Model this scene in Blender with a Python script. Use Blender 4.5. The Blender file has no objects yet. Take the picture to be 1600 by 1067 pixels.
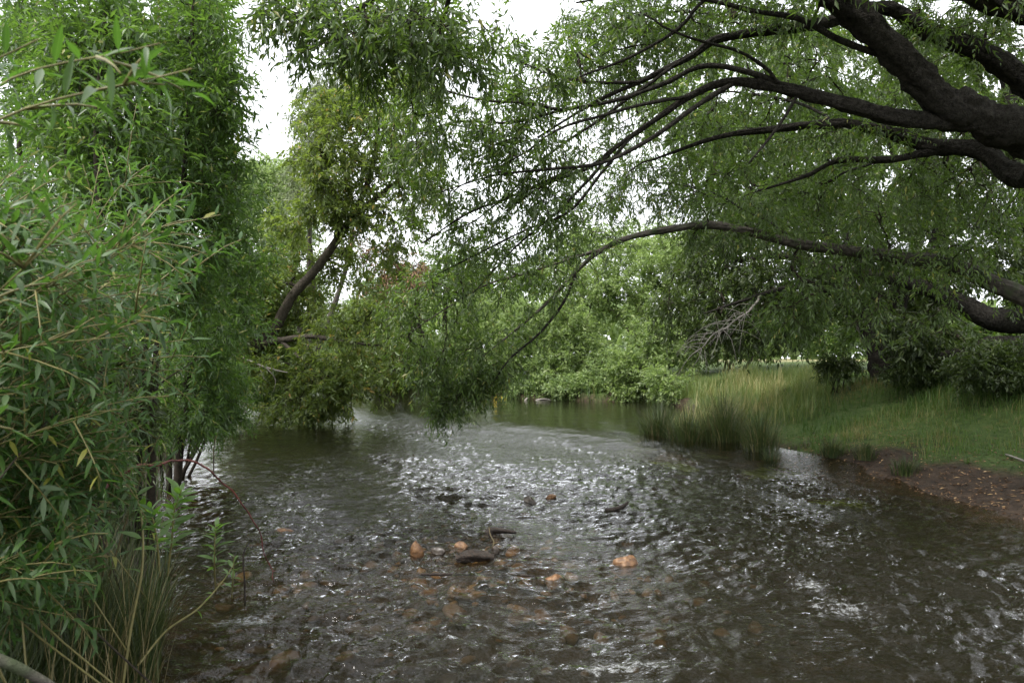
import bpy, math
import numpy as np
from math import radians

# ------------------------------------------------------------------ camera, world, sun, exposure
sc = bpy.context.scene
COL = sc.collection
FPX, HZ, CAMH = 24 / 36 * 1600, 560.0, 1.6      # focal length in photo pixels, horizon row, eye height above water
cam_d = bpy.data.cameras.new('camera')
cam_d.lens = 24; cam_d.sensor_width = 36; cam_d.shift_y = (HZ - 533.5) / 1600
cam_d.clip_start = 0.05; cam_d.clip_end = 3000
cam_d.dof.use_dof = True; cam_d.dof.focus_distance = 9.0; cam_d.dof.aperture_fstop = 7.1
cam = bpy.data.objects.new('camera', cam_d); COL.objects.link(cam)
cam.location = (0, 0, CAMH); cam.rotation_euler = (radians(90), 0, 0)
sc.camera = cam

SUN_EL, SUN_AZ = 58.0, -135.0        # azimuth measured from +Y (view direction) towards +X
world = bpy.data.worlds.new('World'); sc.world = world; world.use_nodes = True
nt = world.node_tree; nt.nodes.clear()
sky = nt.nodes.new('ShaderNodeTexSky'); sky.sky_type = 'NISHITA'; sky.sun_disc = False
sky.sun_elevation = radians(SUN_EL); sky.sun_rotation = radians(SUN_AZ)
sky.air_density = 1.2; sky.dust_density = 4.0; sky.ozone_density = 1.0
hs = nt.nodes.new('ShaderNodeHueSaturation'); hs.inputs['Saturation'].default_value = 0.12
mx = nt.nodes.new('ShaderNodeMix'); mx.data_type = 'RGBA'; mx.inputs[0].default_value = 0.6
mx.inputs[7].default_value = (9.2, 9.5, 9.9, 1)   # even cloud cover
bg = nt.nodes.new('ShaderNodeBackground'); bg.inputs['Strength'].default_value = 0.09
wo = nt.nodes.new('ShaderNodeOutputWorld')
nt.links.new(sky.outputs[0], hs.inputs['Color']); nt.links.new(hs.outputs[0], mx.inputs[6])
nt.links.new(mx.outputs[2], bg.inputs['Color']); nt.links.new(bg.outputs[0], wo.inputs[0])

sun_d = bpy.data.lights.new('sun', 'SUN'); sun_d.energy = 1.5; sun_d.angle = radians(18); sun_d.color = (1.0, 0.96, 0.9)
sun = bpy.data.objects.new('sun', sun_d); COL.objects.link(sun)
sun.rotation_euler = (radians(90 - SUN_EL), 0, radians(180 - SUN_AZ))

vs = sc.view_settings
vs.view_transform = 'Standard'; vs.look = 'None'; vs.gamma = 1; vs.use_curve_mapping = False
vs.exposure = 1.75
cy = sc.cycles
cy.max_bounces = 7; cy.diffuse_bounces = 3; cy.glossy_bounces = 3; cy.transmission_bounces = 4; cy.transparent_max_bounces = 8
cy.caustics_reflective = False; cy.caustics_refractive = False
cy.use_denoising = True; cy.sample_clamp_indirect = 6

# ------------------------------------------------------------------ helpers
R = np.random.default_rng(7)
UP = np.array([0, 0, 1.0])
def W(px, py, d): return np.array([(px - 800) / FPX * d, d, CAMH + (HZ - py) / FPX * d])
def WG(px, py):                                   # point on the water plane
    d = CAMH * FPX / (py - HZ); return np.array([(px - 800) / FPX * d, d, 0.0])
def A3(*a): return np.array(a, float)
def norm(v): return v / np.maximum(np.linalg.norm(v, axis=-1, keepdims=True), 1e-9)

_T = np.random.default_rng(3).random((256, 256))
def vn(x, y, s=0):
    x = np.asarray(x, float) + s * 17.31; y = np.asarray(y, float) + s * 9.77
    xi = np.floor(x).astype(int); yi = np.floor(y).astype(int); fx = x - xi; fy = y - yi
    fx = fx * fx * fx * (fx * (fx * 6 - 15) + 10); fy = fy * fy * fy * (fy * (fy * 6 - 15) + 10)
    a = _T[xi & 255, yi & 255]; b = _T[(xi + 1) & 255, yi & 255]; c = _T[xi & 255, (yi + 1) & 255]; d = _T[(xi + 1) & 255, (yi + 1) & 255]
    return (a * (1 - fx) + b * fx) * (1 - fy) + (c * (1 - fx) + d * fx) * fy
def fbm(x, y, o=4, s=0):
    r = 0; a = 0.5
    for i in range(o): r = r + a * vn(x * 2 ** i, y * 2 ** i, s + i * 3); a *= 0.5
    return r
def sstep(a, b, x):
    t = np.clip((x - a) / (b - a), 0, 1); return t * t * (3 - 2 * t)

class MB:
    """collects triangles with float point attributes"""
    def __init__(s): s.V = []; s.F = []; s.A = {}; s.n = 0
    def add(s, V, F, **attrs):
        V = np.asarray(V, float).reshape(-1, 3)
        for k in set(s.A) | set(attrs):
            if k not in s.A: s.A[k] = [np.zeros(s.n)]
            a = attrs.get(k, 0.0)
            s.A[k].append(np.broadcast_to(np.asarray(a, float), (len(V),)).copy())
        s.V.append(V); s.F.append(np.asarray(F, int).reshape(-1, 3) + s.n); s.n += len(V); return s
    def mesh(s, name, mat, smooth=True, origin=None):
        V = np.concatenate(s.V) if s.V else np.zeros((0, 3)); F = np.concatenate(s.F) if s.F else np.zeros((0, 3), int)
        if origin is not None: V = V - np.asarray(origin)
        me = bpy.data.meshes.new(name)
        me.vertices.add(len(V)); me.vertices.foreach_set('co', V.astype(np.float32).ravel())
        me.loops.add(F.size); me.loops.foreach_set('vertex_index', F.astype(np.int32).ravel())
        me.polygons.add(len(F)); me.polygons.foreach_set('loop_start', np.arange(0, F.size, 3, dtype=np.int32))
        if smooth: me.polygons.foreach_set('use_smooth', np.ones(len(F), bool))
        for k, a in s.A.items():
            at = me.attributes.new(k, 'FLOAT', 'POINT'); at.data.foreach_set('value', np.concatenate(a).astype(np.float32))
        me.update(calc_edges=True); me.materials.append(mat); return me
    def build(s, name, mat, parent=None, smooth=True, loc=None):
        origin = parent.location if (parent is not None and loc is None) else loc
        org = np.array(origin) if origin is not None else None
        o = bpy.data.objects.new(name, s.mesh(name, mat, smooth, org)); COL.objects.link(o)
        if parent is not None: o.parent = parent
        elif org is not None: o.location = org
        return o

def tag(o, label=None, cat=None, group=None, kind=None):
    if label: o['label'] = label
    if cat: o['category'] = cat
    if group: o['group'] = group
    if kind: o['kind'] = kind
    return o
def thing(name, loc, label, cat, group=None):
    o = bpy.data.objects.new(name, None); o.empty_display_size = 0.1; COL.objects.link(o); o.location = [float(c) for c in loc]
    return tag(o, label, cat, group)

def spline(P, n):
    P = np.asarray(P, float); m = len(P)
    if m == 2: return P[0] + (P[1] - P[0]) * np.linspace(0, 1, n)[:, None]
    Q = np.vstack([2 * P[0] - P[1], P, 2 * P[-1] - P[-2]]); t = np.linspace(0, m - 1 - 1e-6, n); i = t.astype(int); f = (t - i)[:, None]
    a, b, c, d = Q[i], Q[i + 1], Q[i + 2], Q[i + 3]
    return 0.5 * (2 * b + (c - a) * f + (2 * a - 5 * b + 4 * c - d) * f ** 2 + (3 * b - a - 3 * c + d) * f ** 3)
def spl1(v, n): return np.interp(np.linspace(0, 1, n), np.linspace(0, 1, len(v)), v)

def tubes(C, r, sides=5, rough=0.0, cap=True, furrow=0):
    """C (M,K,3) chains, r (M,K) radii -> V, F"""
    C = np.asarray(C, float); r = np.asarray(r, float)
    if C.ndim == 2: C = C[None]; r = r[None]
    M, K, _ = C.shape
    T = norm(np.gradient(C, axis=1)); ref = np.where(np.abs(T[:, :1, 2:3]) > 0.9, np.array([1.0, 0.2, 0]), np.array([0.1, 0.2, 1.0]))
    S = norm(np.cross(T, np.broadcast_to(ref, T.shape))); U = np.cross(S, T)
    a = np.arange(sides) / sides * 2 * np.pi
    rr = r[:, :, None]
    if rough:
        q = np.cumsum(np.linalg.norm(np.diff(C, axis=1, prepend=C[:, :1]), axis=2), axis=1)[:, :, None]
        rr = rr * (1 + rough * (vn(q * 6 + 5, np.broadcast_to(np.cos(a) * 1.3 + 3, (M, K, sides)) + np.sin(a) * 2.1) - 0.5) * 2
                   + 0.6 * rough * (vn(q * 17, np.broadcast_to(np.cos(a) * 4 + 9, (M, K, sides)) + np.sin(a) * 5) - 0.5) * 2)
    if furrow:                                    # deep lengthwise bark ridges
        an = np.broadcast_to(a, (M, K, sides)); w_ = vn(q * 2.2, an * 0 + 4.4) * 1.5
        rr = rr * (1 + furrow * (1 - 2 * np.abs(2 * vn(q * 5 + 3, (an + w_) * 3.2, 5) - 1)) + furrow * .7 * (vn(q * 15, an * 6, 6) - .5))
    V = C[:, :, None] + (S[:, :, None] * np.cos(a)[:, None] + U[:, :, None] * np.sin(a)[:, None]) * np.broadcast_to(rr, (M, K, sides))[..., None]
    k = np.arange(K - 1)[:, None] * sides; j = np.arange(sides)[None]; j2 = (j + 1) % sides
    q1 = np.stack([k + j, k + j2, k + sides + j2], -1).reshape(-1, 3); q2 = np.stack([k + j, k + sides + j2, k + sides + j], -1).reshape(-1, 3)
    f = [q1, q2]
    if cap:
        c = np.arange(1, sides - 1); z = np.zeros_like(c)
        f.append(np.stack([z, c + 1, c], -1)); e = (K - 1) * sides; f.append(np.stack([z + e, c + e, c + 1 + e], -1))
    f = np.vstack(f)
    F = (f[None] + (np.arange(M) * K * sides)[:, None, None]).reshape(-1, 3)
    return V.reshape(-1, 3), F

# leaf outline tables: (t along, half width, side)
_D1 = (np.array([[0, 0, 0], [.42, 1, .0], [1, 0, 0], [.42, -1, 0]], float), np.array([[0, 1, 2], [0, 2, 3]]))
_D2 = (np.array([[0, 0, 0], [.3, 1, 0], [.3, -1, 0], [.66, .78, 0], [.66, -.78, 0], [1, 0, 0]], float), np.array([[0, 1, 2], [1, 3, 4], [1, 4, 2], [3, 5, 4]]))
def _d3():
    ts = [(0, .06), (.08, .16), (.22, .72), (.4, 1), (.6, .88), (.8, .5), (.92, .2), (1, .01)]; v = []; f = []
    for t, w in ts: v += [[t, w, 1], [t, 0, 0], [t, -w, 1]]
    for i in range(len(ts) - 1):
        a = i * 3
        f += [[a, a + 1, a + 4], [a, a + 4, a + 3], [a + 1, a + 2, a + 5], [a + 1, a + 5, a + 4]]
    return np.array(v, float), np.array(f)
_D3 = _d3()
def leaves(mb, P, D, N, L, Wd, curve=0.25, fold=0.3, detail=1, tint=None):
    """P base, D direction, N normal hint (n,3); L length, Wd half width (n,)"""
    n = len(P)
    if n == 0: return
    D = norm(D); S = norm(np.cross(D, N)); N = np.cross(S, D)
    tab, f = {1: _D1, 2: _D2, 3: _D3}[detail]
    t, w, e = tab[:, 0], tab[:, 1], tab[:, 2]
    L = np.broadcast_to(L, (n,)); Wd = np.broadcast_to(Wd, (n,)); curve = np.broadcast_to(curve, (n,))
    lift = np.abs(w) * fold
    V = P[:, None] + D[:, None] * (t[None] * (1 - 0.15 * np.abs(curve[:, None]) * t[None]) * L[:, None])[..., None] \
        + S[:, None] * (w[None] * Wd[:, None])[..., None] + N[:, None] * (lift[None] * Wd[:, None] - curve[:, None] * (t ** 2)[None] * L[:, None])[..., None]
    m = len(t); F = f[None] + (np.arange(n) * m)[:, None, None]
    tint = R.random(n) if tint is None else tint
    mb.add(V.reshape(-1, 3), F.reshape(-1, 3), tint=np.repeat(tint, m), edge=np.tile(np.abs(w), n))

def rdir(n, rng=None): return norm((rng or R).normal(size=(n, 3)))

# ------------------------------------------------------------------ materials
def newmat(name):
    m = bpy.data.materials.new(name); m.use_nodes = True; t = m.node_tree; t.nodes.clear()
    return m, t, t.nodes, t.links
def nd(t, typ, **kw):
    n = t.nodes.new(typ)
    for k, v in kw.items():
        if k in n.inputs: n.inputs[k].default_value = v
        else: setattr(n, k, v)
    return n
def mixc(t, f, a, b):
    n = t.nodes.new('ShaderNodeMix'); n.data_type = 'RGBA'
    for i, v in ((0, f), (6, a), (7, b)):
        if hasattr(v, 'links'): t.links.new(v, n.inputs[i])
        else: n.inputs[i].default_value = v if i == 0 else (*v, 1)
    return n.outputs[2]
def attr(t, name):
    return nd(t, 'ShaderNodeAttribute', attribute_name=name).outputs['Fac']
def ramp(t, fac, stops):
    n = t.nodes.new('ShaderNodeValToRGB'); e = n.color_ramp.elements
    while len(e) < len(stops): e.new(0.5)
    for i, (p, c) in enumerate(stops): e[i].position = p; e[i].color = (*c, 1) if len(c) == 3 else c
    t.links.new(fac, n.inputs[0]); return n.outputs[0]
def noise(t, scale, detail=4, rough=0.55, vec=None, typ='ShaderNodeTexNoise'):
    n = t.nodes.new(typ); n.inputs['Scale'].default_value = scale
    if 'Detail' in n.inputs: n.inputs['Detail'].default_value = detail; n.inputs['Roughness'].default_value = rough
    if vec is None: vec = nd(t, 'ShaderNodeNewGeometry').outputs['Position']
    t.links.new(vec, n.inputs['Vector']); return n
def bump(t, h, strength=0.5, dist=0.02, normal=None):
    b = t.nodes.new('ShaderNodeBump'); b.inputs['Strength'].default_value = strength; b.inputs['Distance'].default_value = dist
    t.links.new(h, b.inputs['Height'])
    if normal is not None: t.links.new(normal, b.inputs['Normal'])
    return b.outputs[0]

def leafmat(name, dark, mid, light, trans, tf=0.35, rough=0.42, under=None, rib=None, spec=0.5, old=None):
    m, t, N, L = newmat(name)
    c = ramp(t, attr(t, 'tint'), [(0.0, dark), (0.55, mid), (0.965, light), (1.0, old or light)])
    if rib: 
        e = ramp(t, attr(t, 'edge'), [(0.0, (1, 1, 1)), (0.16, (0, 0, 0))]); c = mixc(t, e, c, rib)
    if under:
        g = nd(t, 'ShaderNodeNewGeometry'); c = mixc(t, g.outputs['Backfacing'], c, under)
    p = nd(t, 'ShaderNodeBsdfPrincipled', Roughness=rough); p.inputs['Specular IOR Level'].default_value = spec
    L.new(c, p.inputs['Base Color'])
    tr = nd(t, 'ShaderNodeBsdfTranslucent'); tc = mixc(t, 0.7, c, trans); L.new(tc, tr.inputs['Color'])
    mxs = nd(t, 'ShaderNodeMixShader'); mxs.inputs[0].default_value = tf
    L.new(p.outputs[0], mxs.inputs[1]); L.new(tr.outputs[0], mxs.inputs[2])
    o = nd(t, 'ShaderNodeOutputMaterial'); L.new(mxs.outputs[0], o.inputs[0]); return m
def barkmat(name, a, b, scale=14, bs=0.9, dist=0.03, moss=None):
    m, t, N, L = newmat(name)
    tc = nd(t, 'ShaderNodeNewGeometry').outputs['Position']
    n1 = noise(t, scale, 6, 0.65, tc); n2 = noise(t, scale * 0.25, 3, 0.5, tc)
    v = noise(t, scale * 1.6, vec=tc, typ='ShaderNodeTexVoronoi'); v.feature = 'DISTANCE_TO_EDGE'
    c = ramp(t, n1.outputs[0], [(0.3, a), (0.7, b)])
    if moss: c = mixc(t, ramp(t, n2.outputs[0], [(0.52, (0, 0, 0)), (0.68, (1, 1, 1))]), c, moss)
    p = nd(t, 'ShaderNodeBsdfPrincipled', Roughness=0.9); p.inputs['Specular IOR Level'].default_value = 0.2
    L.new(c, p.inputs['Base Color'])
    h = nd(t, 'ShaderNodeMath', operation='ADD'); L.new(n1.outputs[0], h.inputs[0]); L.new(v.outputs[0], h.inputs[1])
    L.new(bump(t, h.outputs[0], bs, dist), p.inputs['Normal'])
    o = nd(t, 'ShaderNodeOutputMaterial'); L.new(p.outputs[0], o.inputs[0]); return m
def plainmat(name, stops, scale=20, rough=0.8, bs=0.4, dist=0.01, obj_random=False, spec=0.4):
    m, t, N, L = newmat(name)
    n1 = noise(t, scale, 5, 0.6); f = n1.outputs[0]
    if obj_random:
        oi = nd(t, 'ShaderNodeObjectInfo'); mm = nd(t, 'ShaderNodeMath', operation='MULTIPLY_ADD'); L.new(oi.outputs['Random'], mm.inputs[0]); mm.inputs[1].default_value = 0.7
        s = nd(t, 'ShaderNodeMath', operation='MULTIPLY_ADD'); L.new(f, s.inputs[0]); s.inputs[1].default_value = 0.5; s.inputs[2].default_value = -0.1
        L.new(s.outputs[0], mm.inputs[2]); f = mm.outputs[0]
    c = ramp(t, f, stops)
    p = nd(t, 'ShaderNodeBsdfPrincipled', Roughness=rough); p.inputs['Specular IOR Level'].default_value = spec
    L.new(c, p.inputs['Base Color']); L.new(bump(t, n1.outputs[0], bs, dist), p.inputs['Normal'])
    o = nd(t, 'ShaderNodeOutputMaterial'); L.new(p.outputs[0], o.inputs[0]); return m

M = {}
M['willow'] = leafmat('willow_leaf', (.031, .056, .014), (.066, .112, .025), (.13, .185, .04), (.23, .40, .03), .37, .38, (.088, .125, .055), old=(.20, .19, .04))
M['sapling'] = leafmat('sapling_leaf', (.029, .060, .013), (.060, .115, .023), (.115, .18, .036), (.21, .40, .033), .38, .4, (.075, .12, .05), spec=.42, old=(.20, .20, .04))
M['near'] = leafmat('near_leaf', (.022, .054, .014), (.040, .086, .020), (.066, .128, .027), (.14, .32, .028), .34, .44, (.072, .112, .048), (.085, .14, .04), spec=.42, old=(.17, .17, .03))
M['olive'] = leafmat('olive_leaf', (.048, .080, .016), (.098, .142, .028), (.18, .205, .045), (.30, .43, .04), .42, .42, (.12, .15, .06), old=(.30, .20, .04))
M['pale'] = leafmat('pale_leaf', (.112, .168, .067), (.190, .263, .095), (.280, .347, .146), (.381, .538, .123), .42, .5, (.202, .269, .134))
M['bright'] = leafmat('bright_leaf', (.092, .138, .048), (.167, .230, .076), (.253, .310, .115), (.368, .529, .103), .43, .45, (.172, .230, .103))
M['grey'] = leafmat('grey_leaf', (.08, .105, .055), (.14, .175, .085), (.20, .23, .12), (.26, .34, .11), .38, .5, (.15, .18, .11))
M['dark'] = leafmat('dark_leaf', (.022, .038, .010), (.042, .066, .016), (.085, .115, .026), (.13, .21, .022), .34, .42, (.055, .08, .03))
M['grass'] = leafmat('grass_blade', (.038, .088, .016), (.078, .155, .026), (.24, .20, .08), (.18, .27, .04), .35, .5)
M['tallgrass'] = leafmat('tall_grass_blade', (.06, .115, .025), (.12, .175, .045), (.33, .29, .13), (.35, .38, .09), .35, .55)
M['rush'] = leafmat('rush_blade', (.018, .034, .010), (.042, .064, .017), (.12, .125, .04), (.12, .18, .03), .2, .5)
M['dry'] = leafmat('dry_stem', (.10, .08, .035), (.18, .15, .065), (.30, .25, .12), (.3, .25, .1), .15, .6)
M['litter'] = leafmat('leaf_litter', (.07, .035, .016), (.19, .10, .045), (.42, .28, .14), (.3, .2, .08), .1, .6)
M['weed'] = leafmat('water_weed', (.07, .12, .012), (.12, .18, .015), (.18, .24, .025), (.2, .3, .02), .3, .5)
M['bark'] = barkmat('willow_bark', (.006, .005, .004), (.062, .055, .046), 26, 1.0, .08)
M['greybark'] = barkmat('grey_bark', (.03, .027, .023), (.12, .105, .09), 22, .8, .015, moss=(.05, .07, .03))
M['brownbark'] = barkmat('brown_bark', (.026, .022, .017), (.095, .08, .062), 18, .9, .02)
M['twig'] = barkmat('twig_bark', (.014, .011, .008), (.045, .036, .026), 30, .3, .004)
M['shoot'] = plainmat('green_shoot', [(.3, (.10, .09, .03)), (.7, (.17, .15, .05))], 30, .5, .1, .002)
M['deadwood'] = plainmat('dead_twig', [(.3, (.16, .14, .12)), (.7, (.36, .33, .30))], 40, .85, .3, .003)
M['wetwood'] = plainmat('wet_wood', [(.3, (.008, .006, .005)), (.7, (.045, .030, .020))], 40, .5, 1.0, .03)
M['cane'] = plainmat('bramble_cane', [(.35, (.045, .015, .013)), (.65, (.17, .042, .032))], 9, .45, .2, .002)
M['stone'] = plainmat('river_stone', [(.0, (.03, .02, .014)), (.3, (.09, .052, .026)), (.6, (.21, .112, .05)), (1.0, (.32, .22, .13))], 16, .45, .5, .01, True)
M['darkstone'] = plainmat('wet_dark_stone', [(.3, (.02, .016, .013)), (.7, (.07, .055, .042))], 18, .25, .6, .015)
M['orangestone'] = plainmat('orange_stone', [(.3, (.05, .028, .015)), (.5, (.14, .072, .032)), (.7, (.26, .15, .075))], 26, .3, .9, .02)
M['flower'] = plainmat('yellow_petal', [(.3, (.75, .50, .02)), (.7, (.85, .65, .06))], 30, .6, .1, .001)

def groundmat():
    m, t, N, L = newmat('river_bank_soil')
    n1 = noise(t, 1.3, 6, .6); n2 = noise(t, 9, 6, .65); n3 = noise(t, 45, 4, .6)
    soil = ramp(t, n2.outputs[0], [(.3, (.018, .013, .009)), (.55, (.045, .030, .020)), (.75, (.085, .058, .038))])
    turf = ramp(t, n2.outputs[0], [(.3, (.028, .05, .012)), (.55, (.06, .095, .022)), (.75, (.12, .09, .04))])
    past = ramp(t, n1.outputs[0], [(.3, (.12, .13, .05)), (.7, (.24, .20, .10))])
    bed = ramp(t, n2.outputs[0], [(.25, (.016, .012, .008)), (.5, (.045, .030, .017)), (.75, (.11, .062, .03))])
    c = mixc(t, attr(t, 'turf'), soil, turf); c = mixc(t, attr(t, 'pasture'), c, past); c = mixc(t, attr(t, 'bed'), c, bed)
    p = nd(t, 'ShaderNodeBsdfPrincipled', Roughness=.85); L.new(c, p.inputs['Base Color']); p.inputs['Specular IOR Level'].default_value = .25
    b = bump(t, n2.outputs[0], .8, .06); L.new(bump(t, n3.outputs[0], .7, .012, b), p.inputs['Normal'])
    o = nd(t, 'ShaderNodeOutputMaterial'); L.new(p.outputs[0], o.inputs[0]); return m
M['ground'] = groundmat()

def watermat():
    m, t, N, L = newmat('river_water')
    g = nd(t, 'ShaderNodeNewGeometry')
    mp = nd(t, 'ShaderNodeMapping'); mp.inputs['Rotation'].default_value = (0, 0, radians(-12)); mp.inputs['Scale'].default_value = (1, 1.7, 1)
    L.new(g.outputs['Position'], mp.inputs['Vector'])
    a = noise(t, 13, 3, .6, mp.outputs[0]); b = noise(t, 36, 2, .6, mp.outputs[0])
    rip = attr(t, 'ripple')
    s1 = nd(t, 'ShaderNodeMath', operation='MULTIPLY'); L.new(a.outputs[0], s1.inputs[0]); L.new(rip, s1.inputs[1])
    s2 = nd(t, 'ShaderNodeMath', operation='MULTIPLY'); L.new(b.outputs[0], s2.inputs[0]); L.new(rip, s2.inputs[1])
    nrm = bump(t, s2.outputs[0], 1.0, .004, bump(t, s1.outputs[0], 1.0, .013))
    fr = nd(t, 'ShaderNodeFresnel', IOR=1.34); L.new(nrm, fr.inputs['Normal'])
    gl = nd(t, 'ShaderNodeBsdfGlossy', Roughness=.012); L.new(nrm, gl.inputs['Normal']); gl.inputs['Color'].default_value = (1, 1, 1, 1)
    tr = nd(t, 'ShaderNodeBsdfTransparent'); tr.inputs['Color'].default_value = (.86, .79, .62, 1)
    df = nd(t, 'ShaderNodeBsdfDiffuse'); df.inputs['Color'].default_value = (.010, .009, .005, 1)
    m1 = nd(t, 'ShaderNodeMixShader'); L.new(attr(t, 'murk'), m1.inputs[0]); L.new(tr.outputs[0], m1.inputs[1]); L.new(df.outputs[0], m1.inputs[2])
    m2 = nd(t, 'ShaderNodeMixShader'); L.new(fr.outputs[0], m2.inputs[0]); L.new(m1.outputs[0], m2.inputs[1]); L.new(gl.outputs[0], m2.inputs[2])
    fo = nd(t, 'ShaderNodeBsdfDiffuse'); fo.inputs['Color'].default_value = (.72, .74, .74, 1)
    fn = noise(t, 26, 5, .75, mp.outputs[0])
    f1 = nd(t, 'ShaderNodeMath', operation='ADD'); L.new(attr(t, 'foam'), f1.inputs[0]); L.new(fn.outputs[0], f1.inputs[1])
    fm = ramp(t, f1.outputs[0], [(.72, (0, 0, 0)), (1.0, (.42, .42, .42))])
    m3 = nd(t, 'ShaderNodeMixShader'); L.new(fm, m3.inputs[0]); L.new(m2.outputs[0], m3.inputs[1]); L.new(fo.outputs[0], m3.inputs[2])
    o = nd(t, 'ShaderNodeOutputMaterial'); L.new(m3.outputs[0], o.inputs[0]); return m
M['water'] = watermat()

# ------------------------------------------------------------------ terrain and river
right_px = [(1600, 812), (1500, 785), (1400, 765), (1290, 742), (1200, 727), (1120, 712), (1050, 700), (1000, 690)]
RB = [(14, -14), (10, -3), (7.6, 2.2), (6.2, 4.6)] + [tuple(WG(*p)[:2]) for p in right_px] + [(2.75, 14.2), (3.7, 16.0), (4.5, 18.5), (4.6, 21.0)]
FB = [tuple(WG(*p)[:2]) for p in [(1005, 638), (930, 637), (830, 633), (740, 629), (640, 624), (580, 620)]] + [(-11, 36), (-20, 48), (-40, 62)]
LB = [(-46, 52), (-26, 38), (-13, 26), (-9, 21)] + [tuple(WG(*p)[:2]) for p in [(360, 655), (290, 688), (255, 735), (235, 800), (225, 880), (205, 980), (185, 1067)]] + [(-1.9, 2.2), (-1.9, 0.5), (-2.4, -3), (-4, -14)]
POLY = np.array(RB + FB + LB)
def sdist(x, y):
    """signed distance to the waterline: negative in the river"""
    x = np.asarray(x, float); y = np.asarray(y, float); sh = x.shape; x = x.ravel(); y = y.ravel()
    best = np.full(x.shape, 1e9); inside = np.zeros(x.shape, bool)
    for i in range(len(POLY)):
        ax, ay = POLY[i]; bx, by = POLY[(i + 1) % len(POLY)]
        dx, dy = bx - ax, by - ay; t = np.clip(((x - ax) * dx + (y - ay) * dy) / (dx * dx + dy * dy), 0, 1)
        best = np.minimum(best, np.hypot(x - ax - t * dx, y - ay - t * dy))
        c = ((ay > y) != (by > y)) & (x < (bx - ax) * (y - ay) / (by - ay + 1e-12) + ax); inside ^= c
    return np.where(inside, -best, best).reshape(sh)
def lipdist(x, y):
    """distance downstream of the riffle lip (positive in the riffle)"""
    a = WG(540, 652)[:2]; b = WG(1000, 700)[:2]; n = np.array([(b - a)[1], -(b - a)[0]]); n = n / np.linalg.norm(n)
    if n[1] > 0: n = -n
    return (x - a[0]) * n[0] + (y - a[1]) * n[1]
def ground(x, y, sd=None):
    x = np.asarray(x, float); y = np.asarray(y, float)
    if sd is None: sd = sdist(x, y)
    sd = sd + (fbm(x * .9, y * .9, 4, 2) - .47) * .55
    rightw = sstep(1.0, 3.5, x) * (1 - sstep(17, 20, y)); farw = sstep(17, 21, y) * sstep(-8, -3, x); leftw = np.clip(1 - rightw - farw, 0, 1)
    s = np.maximum(sd, 0)
    zr = .34 * sstep(0, 1.5, s) + 1.0 * sstep(1.0, 6.5, s) + .45 * sstep(6, 13, s)
    zf = .45 * sstep(0, .5, s) + .55 * sstep(.5, 6, s) + .4 * sstep(5, 14, s)
    zl = .35 * sstep(0, .5, s) + .45 * sstep(.5, 4, s) + .6 * sstep(4, 14, s)
    zr = zr + .22 * sstep(4.5, 8, x) * sstep(.8, 3, s)
    z = rightw * zr + farw * zf + leftw * zl
    z += (fbm(x * .5, y * .5, 4, 5) - .47) * .35 * sstep(.8, 4, s) + (fbm(x * 3, y * 3, 3, 6) - .44) * .10 * sstep(0, .6, s)
    rif = sstep(-1, 3, lipdist(x, y))
    depth = (.75 - .42 * rif) * sstep(0, 1.8, -sd) + .10 * sstep(0, .35, -sd)
    depth = depth + (fbm(x * 1.6, y * 1.6, 3, 8) - .45) * .22 * sstep(.2, 1, -sd)
    sh = WG(740, 860); depth = depth * (1 - .74 * np.exp(-(((x - sh[0]) / 1.7) ** 2 + ((y - sh[1]) / 1.6) ** 2)) * rif)
    depth += .14 * sstep(1.6, 3.2, x - .12 * y) * sstep(.4, 1.6, -sd) * rif
    return np.where(sd > 0, z + .004, -np.maximum(depth, .015))
def gz(x, y): return float(ground(np.array([x]), np.array([y]))[0])

def earthw(x, y): return .30 + .62 * sstep(.36, .55, x / np.maximum(y, .5)) * (y > 2)    # width of the bare strip along the right bank
def hit(px, py, d0=3.0, d1=40.0):
    d = np.linspace(d0, d1, 1500); x = (px - 800) / FPX * d; z = CAMH + (HZ - py) / FPX * d; k = np.nonzero(z <= np.maximum(ground(x, d), 0))[0]
    i = k[0] if len(k) else -1; return np.array([x[i], d[i], z[i]])
def axis(pts):
    out = [pts[0][0]]
    for (a, sa), (b, sb) in zip(pts[:-1], pts[1:]):
        x = a
        while x < b - 1e-6:
            x = min(b, x + sa + (sb - sa) * (x - a) / (b - a)); out.append(x)
    return np.array(out)
def gridfaces(nx, ny, keep=None):
    i = np.arange(ny - 1)[:, None] * nx + np.arange(nx - 1)[None]
    q = np.stack([i, i + 1, i + nx + 1, i + nx], -1).reshape(-1, 4)
    if keep is not None: q = q[keep.ravel()[q].any(axis=1)]
    return np.vstack([q[:, [0, 1, 2]], q[:, [0, 2, 3]]])
def compact(V, F, A):
    u, inv = np.unique(F, return_inverse=True); return V[u], inv.reshape(F.shape), {k: a[u] for k, a in A.items()}

xs = axis([(-900, 200), (-60, 8), (-14, .5), (-7, .14), (8, .14), (14, .5), (60, 8), (900, 200)])
ys = axis([(-400, 150), (-30, 5), (-4, .6), (2, .12), (16, .16), (32, .4), (80, 6), (1500, 250)])
X, Y = np.meshgrid(xs, ys); SD = sdist(X, Y); Z = ground(X, Y, SD)
sdn = SD + (fbm(X * .9, Y * .9, 4, 2) - .47) * .55
A = dict(bed=sstep(.05, -.05, sdn), turf=sstep(.1, .6, sdn - earthw(X, Y) + (fbm(X * 2.2, Y * 2.2, 3, 12) - .45) * 1.6), pasture=sstep(11, 20, SD) * (1 - .0 * X))
A['turf'] = np.where((X > 1) & (Y < 17), A['turf'], np.maximum(A['turf'], .0))
g = MB(); g.add(np.stack([X, Y, Z], -1).reshape(-1, 3), gridfaces(len(xs), len(ys)), **{k: a.ravel() for k, a in A.items()})
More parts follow.
